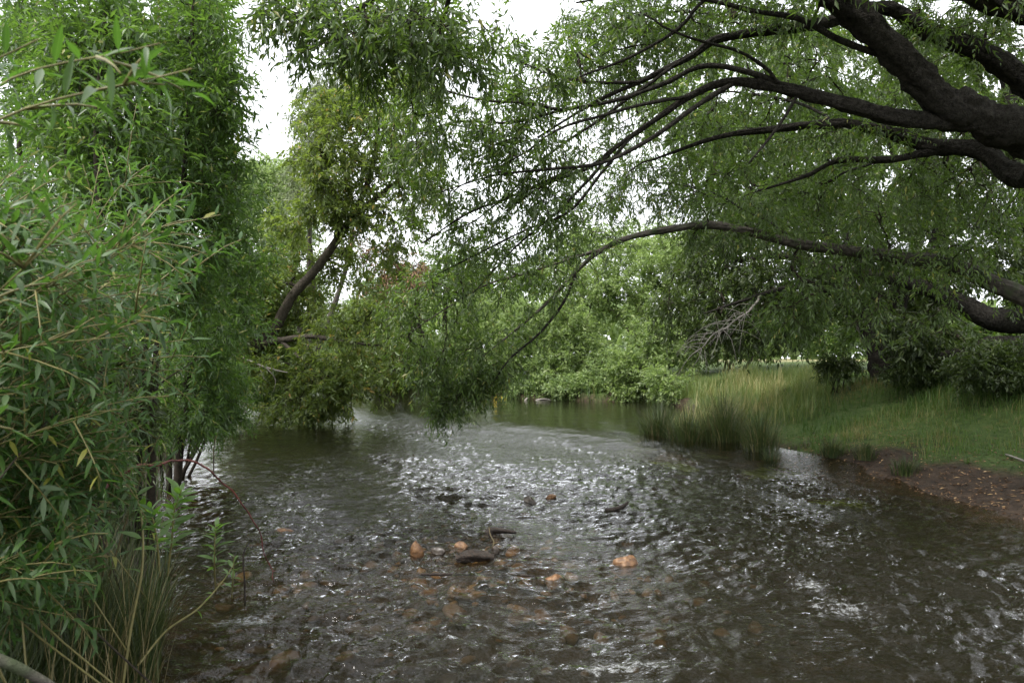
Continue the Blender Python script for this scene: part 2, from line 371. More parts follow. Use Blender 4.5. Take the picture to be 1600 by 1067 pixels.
ground_o = tag(g.build('ground', M['ground']), kind='structure')

# water surface with real wavelets
FLOW = math.radians(-62)                        # the current comes down from the pool towards the lower right
def waves(x, y, sd):
    ld = lipdist(x, y); rif = sstep(-.4, 1.1, ld)
    left = sstep(-1.0, -4.5, x) * sstep(6, 10, y); rif = rif * (1 - .6 * left)
    u = x * math.cos(FLOW) + y * math.sin(FLOW); v = -x * math.sin(FLOW) + y * math.cos(FLOW)
    wx = x + .25 * (fbm(x * 1.5, y * 1.5, 2, 20) - .4); wy = y + .25 * (fbm(x * 1.5, y * 1.5, 2, 21) - .4)
    rid = lambda n: 1 - np.abs(2 * n - 1)
    patch = .6 + 1.0 * sstep(.28, .62, fbm(u * .45 + .3 * vn(x, y, 31), v * 1.1, 3, 33))
    rt_ = sstep(.8, 3.0, x - .1 * y)                      # the deeper, faster right side runs in streaks
    far_ = .6 + .4 * sstep(1.5, 6, ld)
    h = .050 * far_ * (fbm(wx * 1.3, wy * 1.9, 2, 22) - .38) + far_ * (.026 - .006 * rt_) * (rid(vn(wx * 4.0, wy * 6.4, 23)) - .5) + (.018 - .004 * rt_) * (rid(vn(wx * 9.5, wy * 14, 24)) - .5) \
        + .012 * (rid(vn(wx * 15, wy * 22, 25)) - .5) + .005 * (vn(wx * 30, wy * 42, 26) - .5) + .026 * rt_ * (rid(vn(u * 1.8, v * 7, 34)) - .5) + .014 * rt_ * (rid(vn(u * 4, v * 15, 35)) - .5)
    h = h * patch * rif * 1.05
    h += .010 * (1 - rif) * (vn(x * 1.8, y * 3.2, 27) - .5) + .004 * (vn(x * 6, y * 12, 28) - .5) * (1 - rif)
    h += .022 * np.exp(-((ld - .6) / .9) ** 2) * (rid(vn(x * 2.2, ld * 2.6, 29)) - .5) * sstep(-4, -2, x)
    edge = sstep(.1, -.5, sd)
    return h * (.25 + .75 * edge) + .20 * sstep(1.5, -.7, ld), rif, rid
xs = axis([(-60, 6), (-14, .6), (-6, .055), (-2.4, .028), (3.5, .028), (7, .042), (14, .6)])
ys = [-14.0]
while ys[-1] < 70:
    y = ys[-1]; ys.append(y + (.4 if y < 1.5 else max(.025, .0053 * y) if y < 22 else .25 if y < 32 else 1.5))
ys = np.array(ys); X, Y = np.meshgrid(xs, ys); SD = sdist(X, Y)
H, RIF, rid = waves(X, Y, SD)
bedz = ground(X, Y, SD); dep = np.maximum(H - bedz, 0)
weedy = (SD < .2) & (SD > -1.5) & (X > 1.5) & (Y > 4) & (Y < 13) & (fbm(X * .9, Y * .9, 3, 61) > .37 + .14 * np.abs(SD)); dep = np.where(weedy, np.minimum(dep, .05), dep)   # weed reaches almost to the surface
murk = 1 - np.exp(-dep * 3.0)
foam = .13 * RIF * sstep(.014, .04, H) * sstep(.35, .6, fbm(X * 1.1, Y * 1.1, 3, 40))
for px, py, r, k in [(1320, 955, .34, .34), (1270, 920, .25, .34), (390, 968, .30, .34), (350, 975, .2, .3), (1095, 768, .35, .34), (845, 765, .22, .4), (1590, 800, .35, .42), (1545, 790, .3, .3), (1040, 1045, .22, .4),
                     (950, 1050, .28, .34), (1285, 850, .3, .26), (1220, 815, .3, .26), (690, 1000, .25, .2), (520, 850, .3, .16), (730, 690, .6, .1), (1590, 960, .3, .32), (985, 850, .35, .2), (330, 770, .4, .2), (640, 830, .3, .12), (1120, 900, .35, .22), (900, 745, .4, .2)]:
    q = WG(px, py); dd = np.hypot((X - q[0]) / 1.1, (Y - q[1]) / .8) / (r * .8)
    foam = np.maximum(foam, k * np.exp(-dd ** 2) * (0.25 + 1.1 * fbm(X * 5, Y * 9, 3, 41)))
    H = H + .05 * k * np.exp(-dd ** 2) * (rid(vn(X * 6, Y * 7, 44)) - .3)
wb = MB(); Vw = np.stack([X, Y, H], -1).reshape(-1, 3)
Fw = gridfaces(len(xs), len(ys), SD < .6)
Vw, Fw, Aw = compact(Vw, Fw, dict(murk=murk.ravel(), foam=foam.ravel(), ripple=(.25 + .75 * RIF).ravel()))
wb.add(Vw, Fw, **Aw)
water_o = tag(wb.build('water', M['water']), kind='structure')

# ------------------------------------------------------------------ trees
def blobs(bl, rng):
    out = []
    for px, py, d, rx, ry, rd, n in bl:
        v = norm(rng.normal(size=(n, 3))) * (rng.random((n, 1)) ** (1 / 2.4))
        for a, b, c in v: out.append(W(px + a * rx, py + b * ry, d + c * rd))
    return np.array(out)
def grow(limbs, att, rng, K=7, rise=.12, wob=.05):
    """limbs: list of (points, radii); each attractor is joined to the nearest wood by a bent branch"""
    P = np.vstack([l[0] for l in limbs]); T = np.vstack([norm(np.gradient(l[0], axis=0)) for l in limbs])
    own = np.full(len(P), -1); pos = np.arange(len(P)) * 0
    order = np.argsort([np.min(np.linalg.norm(P - a, axis=1)) for a in att])
    n = len(att); NP = np.zeros((len(P) + n * K, 3)); NT = np.zeros_like(NP); OWN = np.full(len(NP), -1); m = len(P)
    NP[:m] = P; NT[:m] = T; C = np.zeros((n, K, 3)); par = np.full(n, -1)
    s = np.linspace(0, 1, K)[:, None]
    for c, ai in enumerate(order):
        a = att[ai]; dv = a - NP[:m]; dist = np.linalg.norm(dv, axis=1)
        al = (dv * NT[:m]).sum(1) / np.maximum(dist, 1e-6)
        i = int(np.argmin(dist * (1.35 - .45 * al)))
        A0 = NP[i]; L = dist[i]; B = A0 + NT[i] * L * .35 + (a - A0) * .2 + UP * L * rise
        ch = (1 - s) ** 2 * A0 + 2 * s * (1 - s) * B + s ** 2 * a
        ch[1:-1] += rng.normal(size=(K - 2, 3)) * wob * L * .5
        C[c] = ch; par[c] = OWN[i]
        NP[m:m + K - 1] = ch[1:]; NT[m:m + K - 1] = norm(np.gradient(ch, axis=0))[1:]; OWN[m:m + K - 1] = c; m += K - 1
    load = np.ones(n)
    for c in range(n - 1, -1, -1):
        if par[c] >= 0: load[par[c]] += load[c]
    return C, load
def sprays(C, rng, per, slen, nleaf, L, Wd, droop, spread=.8, t0=.3, out=0.0):
    """leafy twigs along branches: returns twig chains and leaf frames"""
    n, K, _ = C.shape; idx = np.repeat(np.arange(n), per); m = len(idx)
    t = t0 + (1 - t0) * rng.random(m); q = t * (K - 1); k = np.minimum(q.astype(int), K - 2); f = (q - k)[:, None]
    B = C[idx, k] * (1 - f) + C[idx, k + 1] * f; T = norm(C[idx, k + 1] - C[idx, k])
    D = norm(T * .7 + rdir(m, rng) * spread + UP * out - UP * droop * (.4 + .8 * rng.random((m, 1))))
    sl = slen * (.55 + .8 * rng.random(m)); s = np.linspace(0, 1, 4)
    TW = B[:, None] + D[:, None] * (s[None] * sl[:, None])[..., None] - UP * (droop * .45 * (s ** 2)[None] * sl[:, None])[..., None]
    li = np.repeat(np.arange(m), nleaf); nl = len(li)
    u = .12 + .88 * ((np.tile(np.arange(nleaf), m) + rng.random(nl) * .8) / nleaf); u = np.minimum(u, 1)
    qq = u * 3; kk = np.minimum(qq.astype(int), 2); ff = (qq - kk)[:, None]
    LP = TW[li, kk] * (1 - ff) + TW[li, kk + 1] * ff; LT = norm(TW[li, kk + 1] - TW[li, kk])
    side = norm(np.cross(LT, rdir(nl, rng)))
    LD = norm(LT * .55 + side * .75 - UP * droop * (.3 + .9 * rng.random((nl, 1))) + rng.normal(size=(nl, 3)) * .12)
    LN = norm(UP * .9 + rng.normal(size=(nl, 3)) * .55 - LT * .1)
    ll = L * (.6 + .65 * rng.random(nl)) * (1 - .25 * (u > .9))
    tint = np.clip(.45 + .28 * rng.normal(size=nl) + .6 * (np.repeat(rng.random(m), nleaf) - .5) + .2 * (u - .5), 0, 1)
    return TW, (LP, LD, LN, ll, Wd * ll / L * (.8 + .4 * rng.random(nl)), tint)
def limb(pts, rad, n=None, wob=0.0, rng=R):
    P = np.array([W(*p) if isinstance(p, tuple) else p for p in pts]);   # tuples: photo pixel and depth; arrays: metres
    L = np.linalg.norm(np.diff(P, axis=0), axis=1).sum()
    n = n or max(8, int(L / (.06 if max(rad) > .07 and L < 9 else .12))); C = spline(P, n); r = spl1(rad, n)
    if wob: C[2:-2] += np.stack([vn(np.arange(n) * .25, np.full(n, 3.3 + i), 50 + i) - .5 for i in range(3)], -1)[2:-2] * wob
    return C, r

def tree(name, label, cat, limbs, bl, leaf, bark, seed, per=8, slen=.3, nleaf=13, L=.075, Wd=.006, droop=.7, detail=1, group=None,
         trunk_n=1, rough=.12, r0=.0035, sides=12, spread=.8, t0=.3, extra_att=None, twigmat='twig', curve=.22, rise=.12, out=0.0, limb_names=None, maxr=None, bark_of={}, furrow=0):
    if L >= .1: per = max(4, round(per * .56)); L *= 1.2; Wd *= 1.3       # far trees: fewer, larger leaf clumps
    rng = np.random.default_rng(seed)
    base = limbs[0][0][0]
    root = thing(name, base, label, cat, group)
    for i, (C, r) in enumerate(limbs):
        V, F = tubes(C, r, (34 if furrow and r.max() > .07 else sides) if r.max() > .05 else 7, rough, True, furrow if r.max() > .05 else 0)
        MB().add(V, F).build('trunk' if i < trunk_n else 'limb', M[bark_of.get(i, bark)], root)
    att = blobs(bl, rng)
    if extra_att is not None: att = np.vstack([att, extra_att]) if len(att) else extra_att
    C, load = grow(limbs, att, rng, rise=rise)
    rb = np.minimum(r0 * load ** .5, maxr or .05)
    tw = MB(); rr = np.linspace(0, 1, C.shape[1])[None]; rad = rb[:, None] * (1 - rr) + r0 * .6 * rr
    big = rb > r0 * 3
    if big.any(): tw.add(*tubes(C[big], rad[big], 5, 0, False))
    if (~big).any(): tw.add(*tubes(C[~big][:, ::2], rad[~big][:, ::2], 3, 0, False))
    TW, lf = sprays(C, rng, per, slen, nleaf, L, Wd, droop, spread, t0, out)
    ks = [0, 2, 3] if detail > 1 else [0, 3]
    tw.add(*tubes(TW[:, ks], np.broadcast_to(np.array([r0 * .5, r0 * .4, r0 * .3, r0 * .15])[ks], (len(TW), len(ks))), 3, 0, False))
    tag(tw.build('twig', M[twigmat], root), kind='stuff')
    fo = MB(); leaves(fo, lf[0], lf[1], lf[2], lf[3], lf[4], curve * (1 + .6 * rng.normal(size=len(lf[0]))), .3, detail, lf[5])
    tag(fo.build('foliage', M[leaf], root), kind='stuff')
    return root
def upper_crown(root, limbs, c, rad, n, leaf, seed, L=.13, Wd=.02, per=5, nleaf=8, slen=.4, droop=.3, r0=.006):
    """the rest of a crown, above the top of the picture"""
    rng = np.random.default_rng(seed); v = norm(rng.normal(size=(n * 4, 3))) * (rng.random((n * 4, 1)) ** .4); P = np.array(c) + v * np.array(rad)
    P = P[P[:, 2] > CAMH + (HZ + 60) / FPX * np.maximum(P[:, 1], .6) + .25][:n]
    C, load = grow(limbs, P, rng); rb = np.minimum(r0 * load ** .5, .05); rr = np.linspace(0, 1, C.shape[1])[None]; rd = rb[:, None] * (1 - rr) + r0 * .6 * rr
    tw = MB(); tw.add(*tubes(C[:, ::2], rd[:, ::2], 4, 0, False)); TW, lf = sprays(C, rng, per, slen, nleaf, L, Wd, droop, .9, .3)
    tw.add(*tubes(TW[:, [0, 3]], np.full((len(TW), 2), r0 * .4), 3, 0, False)); tag(tw.build('twig', M['twig'], root), kind='stuff')
    fo = MB(); leaves(fo, *lf[:5], .22, .3, 1, lf[5]); tag(fo.build('foliage', M[leaf], root), kind='stuff')

# --- the big willow whose limbs hang over the river from the right
wl = []
wl.append(limb([A3(8.2, 7.8, .5), A3(7.4, 7.3, 1.7), A3(6.4, 6.9, 2.9), W(1640, 232, 6.6), W(1560, 195, 6.45), W(1490, 165, 6.35)], [.3142, .2693, .2319, .1870, .1646, .1496]))
wl.append(limb([(1560, 195, 6.45), (1480, 165, 6.35), (1420, 105, 6.2), (1350, 35, 6.1), (1280, -30, 6.0), (1190, -130, 5.8), (1080, -260, 5.6)], [.1373, .1304, .1236, .1133, .1098, .0824, .0480]))
wl.append(limb([(1540, 195, 6.42), (1460, 188, 6.4), (1400, 184, 6.4), (1330, 166, 6.4), (1230, 140, 6.5), (1140, 128, 6.6), (1080, 150, 6.7), (1020, 190, 6.8), (960, 232, 6.9), (920, 262, 7.0), (850, 290, 7.1), (790, 330, 7.2)],
                [.0858, .0759, .0726, .0627, .0528, .0409, .0330, .0264, .0218, .0185, .0132, .0079]))
wl.append(limb([(1240, 141, 6.5), (1180, 116, 6.5), (1100, 103, 6.55), (1040, 130, 6.6), (960, 158, 6.7), (880, 172, 6.8), (800, 192, 6.9), (720, 190, 7.0), (660, 205, 7.1)], [.0280, .0272, .0256, .0224, .0200, .0168, .0136, .0096, .0064]))
wl.append(limb([W(1640, 232, 6.6), W(1640, 170, 6.9), (1570, 105, 7.0), (1520, 75, 7.0), (1450, 50, 7.0), (1395, 15, 7.0), (1350, 18, 6.9), (1290, 36, 6.8), (1200, 48, 6.8), (1120, 62, 6.8), (1080, 88, 6.8), (1000, 128, 6.9), (930, 160, 7.0), (840, 215, 7.2)],
                [.1184, .1110, .1036, .0925, .0777, .0666, .0629, .0555, .0444, .0370, .0296, .0222, .0163, .0089]))
wl.append(limb([W(1700, 250, 6.7), W(1720, 120, 6.4), (1640, 30, 6.0), (1540, -10, 5.6), (1420, -60, 5.2), (1250, -110, 4.9), (1050, -130, 4.7), (850, -110, 4.7), (700, -60, 4.9), (600, -10, 5.1), (520, 40, 5.3)],
                [.1360, .1360, .1280, .1200, .1040, .0880, .0680, .0480, .0320, .0176, .0080]))
wl.append(limb([(1430, 92, 6.25), (1370, 83, 6.2), (1310, 62, 6.2), (1250, 30, 6.2), (1180, 18, 6.2), (1100, 0, 6.2), (1000, -10, 6.2), (900, 5, 6.3)], [.0360, .0320, .0288, .0256, .0224, .0176, .0128, .0080]))
wl.append(limb([W(1660, 250, 6.7), (1590, 275, 7.4), (1530, 235, 7.8), (1450, 228, 8.0), (1390, 207, 8.1), (1310, 194, 8.1), (1210, 202, 8.2), (1120, 215, 8.3), (1020, 250, 8.4)], [.1200, .1120, .0960, .0800, .0680, .0560, .0400, .0280, .0120]))
wl.append(limb([(1500, 232, 7.9), (1440, 240, 8.0), (1390, 250, 8.0), (1310, 251, 8.1), (1260, 275, 8.2), (1180, 300, 8.3)], [.0480, .0440, .0400, .0360, .0240, .0120]))
wl.append(limb([A3(6.9, 7.6, 1.7), W(1500, 420, 8.6), (1400, 402, 8.7), (1310, 390, 8.7), (1240, 380, 8.6), (1180, 364, 8.6), (1110, 352, 8.6), (1050, 358, 8.6), (980, 372, 8.6), (930, 398, 8.7), (895, 430, 8.8), (850, 478, 8.9), (800, 520, 9.0), (750, 560, 9.0)],
                [.1092, .0936, .0780, .0663, .0585, .0515, .0452, .0406, .0343, .0281, .0234, .0187, .0125, .0062]))
wl.append(limb([(945, 388, 8.7), (880, 408, 8.6), (820, 428, 8.5), (760, 445, 8.5), (700, 480, 8.5), (640, 520, 8.5)], [.0224, .0192, .0160, .0128, .0096, .0048]))
wl.append(limb([(985, 215, 6.85), (940, 270, 6.9), (890, 330, 7.0), (820, 360, 7.1), (740, 400, 7.2), (680, 430, 7.3)], [.0180, .0162, .0135, .0108, .0081, .0054]))
wl.append(limb([(1245, 150, 6.5), (1225, 185, 6.4), (1195, 225, 6.35), (1170, 255, 6.3)], [.0160, .0144, .0120, .0064]))
wl.append(limb([(1150, 128, 6.6), (1090, 165, 6.5), (1020, 215, 6.4), (940, 255, 6.4), (850, 265, 6.4), (770, 275, 6.5), (690, 300, 6.6)], [.0255, .0229, .0204, .0170, .0136, .0102, .0051]))
for pts in ([(1310, 194, 8.1), (1200, 150, 9.3), (1080, 150, 10.2), (980, 190, 10.8), (900, 240, 11)], [(1240, 380, 8.6), (1170, 330, 9.8), (1070, 290, 10.8), (980, 290, 11.2)], [(1290, 36, 6.8), (1180, 30, 7.6), (1060, 20, 8.2), (960, 40, 8.6)], [(1390, 250, 8.0), (1320, 270, 9.6), (1260, 300, 10.8), (1180, 290, 11.4)],
            [(1050, 105, 6.8), (960, 170, 6.9), (850, 250, 7.0), (760, 330, 7.1), (700, 360, 7.2)], [(1000, 128, 6.9), (910, 132, 6.9), (830, 105, 6.9), (770, 62, 6.9)],
            [(1080, 150, 6.7), (980, 172, 6.6), (880, 200, 6.6), (800, 250, 6.7), (720, 290, 6.8)], [(960, 232, 6.9), (900, 300, 7.0), (850, 350, 7.1), (780, 410, 7.3), (730, 470, 7.6)],
            [(900, 262, 7.0), (820, 300, 6.9), (740, 330, 6.9), (660, 380, 7.0)], [(880, 172, 6.8), (820, 165, 6.7), (760, 160, 6.7), (690, 140, 6.7)], [(900, 430, 8.8), (860, 500, 8.7), (800, 560, 8.7), (760, 610, 8.8)],
            [(1100, 0, 6.2), (1040, 60, 6.3), (960, 100, 6.4), (880, 130, 6.5)], [(700, -60, 4.9), (690, 20, 5.2), (660, 90, 5.6), (640, 150, 6.0)], [(1230, 140, 6.5), (1160, 90, 6.4), (1080, 60, 6.3), (1000, 20, 6.2)]):
    wl.append(limb(pts, [.019, .016, .012, .008, .005][:len(pts)], wob=.08))
wl.append(limb([W(1690, 250, 6.7), (1760, 40, 6.2), (1680, -200, 5.7), (1480, -420, 5.2), (1380, -640, 4.8)], [.1200, .1100, .0900, .0600, .0300]))
WB = [  # px, py, depth, rx, ry, rdepth, n
    (450, 10, 5.2, 63, 45, .5, 22), (540, 40, 5.3, 84, 55, .6, 40), (640, 25, 5.2, 84, 60, .6, 46), (710, 70, 5.6, 87, 90, .7, 40), (560, 100, 5.8, 47, 30, .5, 10),
    (650, 170, 6.6, 73, 60, .7, 18), (620, 240, 7.2, 52, 70, .6, 10), (700, 230, 7.0, 68, 80, .8, 24), (690, 320, 7.2, 63, 60, .7, 14),
    (780, 170, 6.9, 75, 72, .7, 28), (850, 120, 6.8, 87, 72, .8, 34), (780, 250, 6.9, 87, 72, .7, 26), (860, 230, 6.9, 87, 72, .8, 26), (820, 330, 7.2, 100, 72, .9, 36), (740, 390, 7.6, 75, 60, .8, 24),
    (940, 60, 8, 112, 72, 1.3, 69), (1010, 20, 8, 112, 72, 1.3, 69), (1100, 30, 8.5, 112, 60, 1.3, 60), (960, 150, 9, 100, 72, 1.3, 51), (1050, 200, 10, 112, 84, 1.3, 66), (950, 290, 10, 112, 72, 1.3, 66), (1060, 290, 11, 112, 72, 1.3, 69),
    (900, 360, 8.2, 100, 60, .9, 18), (1180, 190, 10, 112, 84, 1.3, 60), (1180, 280, 11, 125, 84, 1.3, 84), (1300, 250, 11, 125, 72, 1.3, 72), (1280, 330, 11.5, 137, 72, 1.3, 84), (1150, 330, 8.6, 100, 60, .8, 36),
    (1400, 300, 8.4, 137, 72, .9, 46), (1400, 400, 8.8, 137, 72, .9, 36), (1520, 320, 8.0, 125, 84, 1.0, 50), (1540, 420, 8.2, 112, 72, .9, 10), (1300, 440, 8.8, 84, 40, .7, 30), (1480, 500, 8.4, 84, 45, .7, 4), (1220, 500, 8.9, 70, 40, .6, 22), (1330, 520, 8.6, 50, 30, .5, 4), (1370, 480, 8.8, 63, 40, .7, 6), (1250, 470, 8.9, 63, 50, .6, 16),
    (1250, 90, 9.5, 125, 72, 1.3, 54), (1330, 130, 10, 100, 72, 1.3, 39), (1420, 60, 7.4, 100, 72, .8, 26), (1500, 20, 6.8, 112, 48, .8, 26), (1560, 60, 7.6, 75, 84, .8, 22), (1470, 140, 8.0, 75, 60, .6, 18), (1540, 180, 8.2, 75, 72, .6, 20), (1200, 10, 6.8, 125, 48, .8, 26),
    (640, 490, 8.6, 63, 60, .6, 24), (700, 450, 8.5, 63, 50, .6, 22), (720, 540, 8.8, 84, 60, .6, 40), (650, 570, 8.8, 52, 36, .5, 22), (760, 590, 9.0, 73, 36, .5, 30), (695, 625, 9.0, 36, 30, .4, 26), (740, 600, 9.0, 42, 30, .4, 20), (820, 460, 8.7, 63, 50, .6, 12), (820, 540, 9.0, 42, 40, .5, 8), (880, 440, 8.7, 52, 40, .5, 8), (800, 400, 8.4, 75, 48, .6, 14),
    (1300, 205, 8.0, 120, 26, .3, 16), (1180, 368, 8.6, 130, 24, .3, 16), (1400, 395, 8.7, 90, 24, .3, 10), (1750, 200, 6.5, 150, 144, 1.5, 40), (1300, -120, 6.0, 325, 96, 1.5, 110), (1000, -110, 5.4, 250, 72, 1.0, 36), (640, -60, 5.0, 115, 30, .6, 12), (1700, -80, 6, 250, 120, 1.5, 40), (900, -200, 5.2, 200, 70, .8, 40), (2100, 100, 4.5, 375, 300, 1.8, 70)]
wt = tree('willow_tree', 'large old willow with thick dark limbs reaching over the river from the right', 'tree', wl, WB, 'willow', 'bark', 11,
     per=5, slen=.32, nleaf=10, L=.090, Wd=.0112, droop=.42, spread=.95, t0=.35, detail=1, rough=.2, sides=20, maxr=.026, r0=.0042, bark_of={9: 'greybark', 10: 'greybark'}, furrow=.07)

upper_crown(wt, wl, (4.8, 7.0, 7.0), (5.2, 4.6, 3.0), 620, 'willow', 13)
# --- leaning olive-green tree on the left bank
ll_ = [limb([(330, 585, 18.2), (370, 552, 18), (405, 538, 17.8), (432, 508, 17.7), (455, 465, 17.6), (490, 425, 17.5), (520, 385, 17.4), (548, 342, 17.3), (575, 285, 17.2), (590, 220, 17.2), (590, 150, 17.2)], [.22, .20, .18, .14, .13, .115, .10, .085, .065, .05, .03]),
       limb([(405, 538, 17.8), (450, 530, 17.2), (490, 526, 16.8), (540, 535, 16.4), (600, 540, 16.0)], [.10, .08, .06, .045, .02]),
       limb([(440, 534, 17.3), (470, 560, 16.8), (500, 590, 16.4), (540, 610, 16.2)], [.05, .04, .03, .012]),
       limb([(525, 380, 17.4), (528, 340, 17.0), (520, 300, 16.8), (500, 240, 16.6)], [.07, .06, .045, .02]),
       limb([(548, 342, 17.3), (600, 300, 17.4), (640, 270, 17.6), (680, 230, 17.8)], [.09, .07, .05, .02]),
       limb([(470, 450, 17.6), (440, 440, 17.8), (400, 440, 18), (350, 420, 18.2)], [.05, .04, .03, .015])]
LBL = [(510, 180, 17.2, 55, 49, 1.2, 55), (570, 160, 17.2, 66, 66, 1.4, 81), (640, 180, 17.6, 55, 66, 1.2, 55), (500, 250, 16.9, 55, 49, 1.2, 63), (580, 250, 17.2, 66, 55, 1.4, 75), (650, 290, 17.6, 55, 66, 1.2, 63), (510, 310, 16.9, 55, 38, 1.0, 67), (560, 330, 17, 66, 44, 1.0, 55),
       (440, 400, 18.6, 55, 44, 1.0, 40), (400, 450, 18, 66, 44, 1.0, 55), (560, 420, 18.4, 55, 44, .9, 22), (480, 500, 18.3, 77, 44, 1.0, 37), (560, 510, 16.6, 66, 44, 1.0, 37), (440, 590, 16.6, 55, 38, .8, 28), (510, 600, 16.2, 66, 38, .8, 48), (480, 635, 16.2, 77, 19, .7, 44), (540, 570, 16.4, 55, 44, .8, 32), (400, 500, 18, 44, 44, .8, 29), (620, 380, 17.8, 44, 55, .8, 29), (470, 560, 16.8, 60, 40, .8, 23), (470, 460, 18.3, 40, 40, .5, 28), (530, 410, 18.2, 40, 36, .5, 20), (420, 540, 18.4, 50, 40, .7, 31), (385, 470, 17.6, 40, 50, .8, 52), (370, 560, 17.2, 40, 40, .8, 39), (640, 120, 17.4, 50, 30, 1, 26), (600, 590, 16.4, 30, 30, .6, 20), (450, 350, 17.4, 40, 30, .8, 20), (590, 480, 17, 40, 30, .8, 20)]
tree('leaning_tree', 'olive green tree leaning from the left bank, lowest boughs trailing over the water', 'tree', ll_, LBL, 'olive', 'brownbark', 12,
     per=7, slen=.42, nleaf=11, L=.12, Wd=.021, droop=.3, detail=1, r0=.006, maxr=.04)

def bush(name, label, cat, bl, leaf, bark, seed, base=None, stems=4, group=None, srad=.03, **kw):
    """a shrub or tree given by its foliage masses: stems rise from the ground into them"""
    rng = np.random.default_rng(seed); c = np.array([W(b[0], b[1], b[2]) for b in bl]); w = np.array([b[6] for b in bl], float)
    if base is None:
        m = (c * w[:, None]).sum(0) / w.sum(); base = (m[0], m[1])
    b0 = np.array([base[0], base[1], gz(*base) - .06])
    order = sorted(range(len(bl)), key=lambda i: -w[i])
    limbs = []
    for k in range(stems):
        tip = c[order[k % len(bl)]] + rng.normal(size=3) * np.array([.25, .25, .1]) * (k >= len(bl)); bs = b0 + np.array([rng.normal() * .12, rng.normal() * .12, 0]) * (k > 0) * min(3, srad / .03)
        v = tip - bs; mid = bs + v * .45 + np.array([0, 0, .12 * np.linalg.norm(v)]) + rng.normal(size=3) * .05 * np.linalg.norm(v)
        q = limb([bs, bs * .75 + mid * .25 + rng.normal(size=3) * .02 * np.linalg.norm(v), mid, tip], [srad * (1 - .1 * k / stems), srad * .85, srad * .6, srad * .2], n=max(8, int(np.linalg.norm(v) / .2)))
        limbs.append(q)
    return tree(name, label, cat, limbs, bl, leaf, bark, seed + 1000, trunk_n=1, group=group, **kw)

# --- left bank: tall willow saplings behind the near shrubs
sap = dict(per=6, slen=.32, nleaf=9, L=.076, Wd=.011, droop=.08, detail=1, r0=.0028, rough=.06, sides=8, maxr=.012)
def sapling(label, stems, bl, seed, leaf='sapling', **kw):
    k = dict(sap); k.update(kw)
    return tree('willow_sapling', label, 'tree', stems, bl, leaf, 'twig', seed, group='willow saplings on the left bank', trunk_n=len(stems), **k)
def gbase(px, d, z0=None): x = (px - 800) / FPX * d; return A3(x, d, gz(x, d) - .05)
sapling('tall willow sapling with a dark upright stem at the river side of the left thicket', [limb([gbase(235, 5.4), (240, 620, 5.4), (255, 480, 5.5), (285, 300, 5.6), (298, 120, 5.6), (304, -60, 5.6)], [.035, .03, .026, .022, .018, .01]),
        limb([gbase(215, 5.5), (222, 600, 5.5), (245, 420, 5.7), (262, 250, 5.9), (240, 60, 6)], [.026, .022, .018, .014, .008])],
        [(320, 60, 5.6, 40, 70, .6, 40), (340, 160, 5.7, 45, 70, .6, 46), (330, 270, 5.6, 50, 70, .6, 46), (310, 380, 5.5, 60, 60, .6, 40), (270, 200, 5.8, 50, 90, .7, 36), (260, 60, 5.8, 50, 80, .7, 36), (250, 350, 5.6, 50, 70, .6, 30), (280, 480, 5.4, 60, 50, .6, 26), (290, -60, 5.6, 60, 60, .6, 14)], 21)
sapling('willow sapling with several thin dark stems in the middle of the left thicket', [limb([gbase(150, 4.6), (155, 600, 4.6), (158, 400, 4.6), (150, 200, 4.6), (162, 60, 4.7), (170, -80, 4.7)], [.03, .026, .022, .018, .014, .008]),
        limb([gbase(120, 4.8), (115, 560, 4.8), (108, 350, 4.9), (98, 150, 5), (80, -60, 5)], [.024, .02, .016, .012, .007])],
        [(180, 60, 4.8, 60, 70, .6, 44), (190, 180, 4.8, 60, 70, .6, 40), (110, 70, 5, 60, 80, .6, 40), (110, 190, 5, 60, 80, .6, 40), (190, 300, 4.8, 60, 60, .6, 34), (120, 330, 4.9, 60, 70, .6, 30), (200, 430, 4.7, 50, 60, .5, 22), (150, -60, 4.8, 80, 60, .6, 18)], 22)
sapling('willow sapling at the back of the left thicket against the frame edge', [limb([gbase(20, 6.4), (25, 560, 6.4), (35, 350, 6.4), (28, 150, 6.5), (40, -60, 6.5)], [.04, .034, .028, .02, .01])],
        [(40, 60, 6.3, 70, 80, .7, 44), (60, 200, 6.4, 80, 80, .8, 44), (20, 330, 6.2, 70, 80, .7, 36), (80, 440, 6.2, 70, 70, .7, 30), (40, -60, 6.5, 80, 60, .7, 16), (60, 560, 6, 80, 60, .7, 24)], 23)
sapling('willow sapling leaning towards the river above the water edge', [limb([gbase(275, 8.2), (290, 610, 8.2), (315, 500, 8.2), (345, 380, 8.1), (362, 240, 8.1), (360, 100, 8.1)], [.05, .045, .036, .028, .02, .01]),
        limb([gbase(265, 8.4), (262, 580, 8.4), (280, 420, 8.5), (300, 260, 8.6), (310, 60, 8.6)], [.04, .034, .026, .02, .01])],
        [(345, 110, 8.1, 34, 45, .6, 18), (340, 230, 8.1, 40, 44, .7, 20), (360, 330, 8.1, 50, 40, .7, 28), (385, 410, 8.1, 50, 36, .7, 30), (340, 440, 8.2, 60, 50, .8, 44), (300, 330, 8.5, 60, 80, .8, 44), (300, 130, 8.6, 60, 100, .8, 40), (350, 510, 8.1, 60, 45, .7, 46), (300, 560, 8.1, 60, 40, .7, 36), (300, 20, 8.5, 45, 60, .6, 18)], 24, L=.095, Wd=.010)
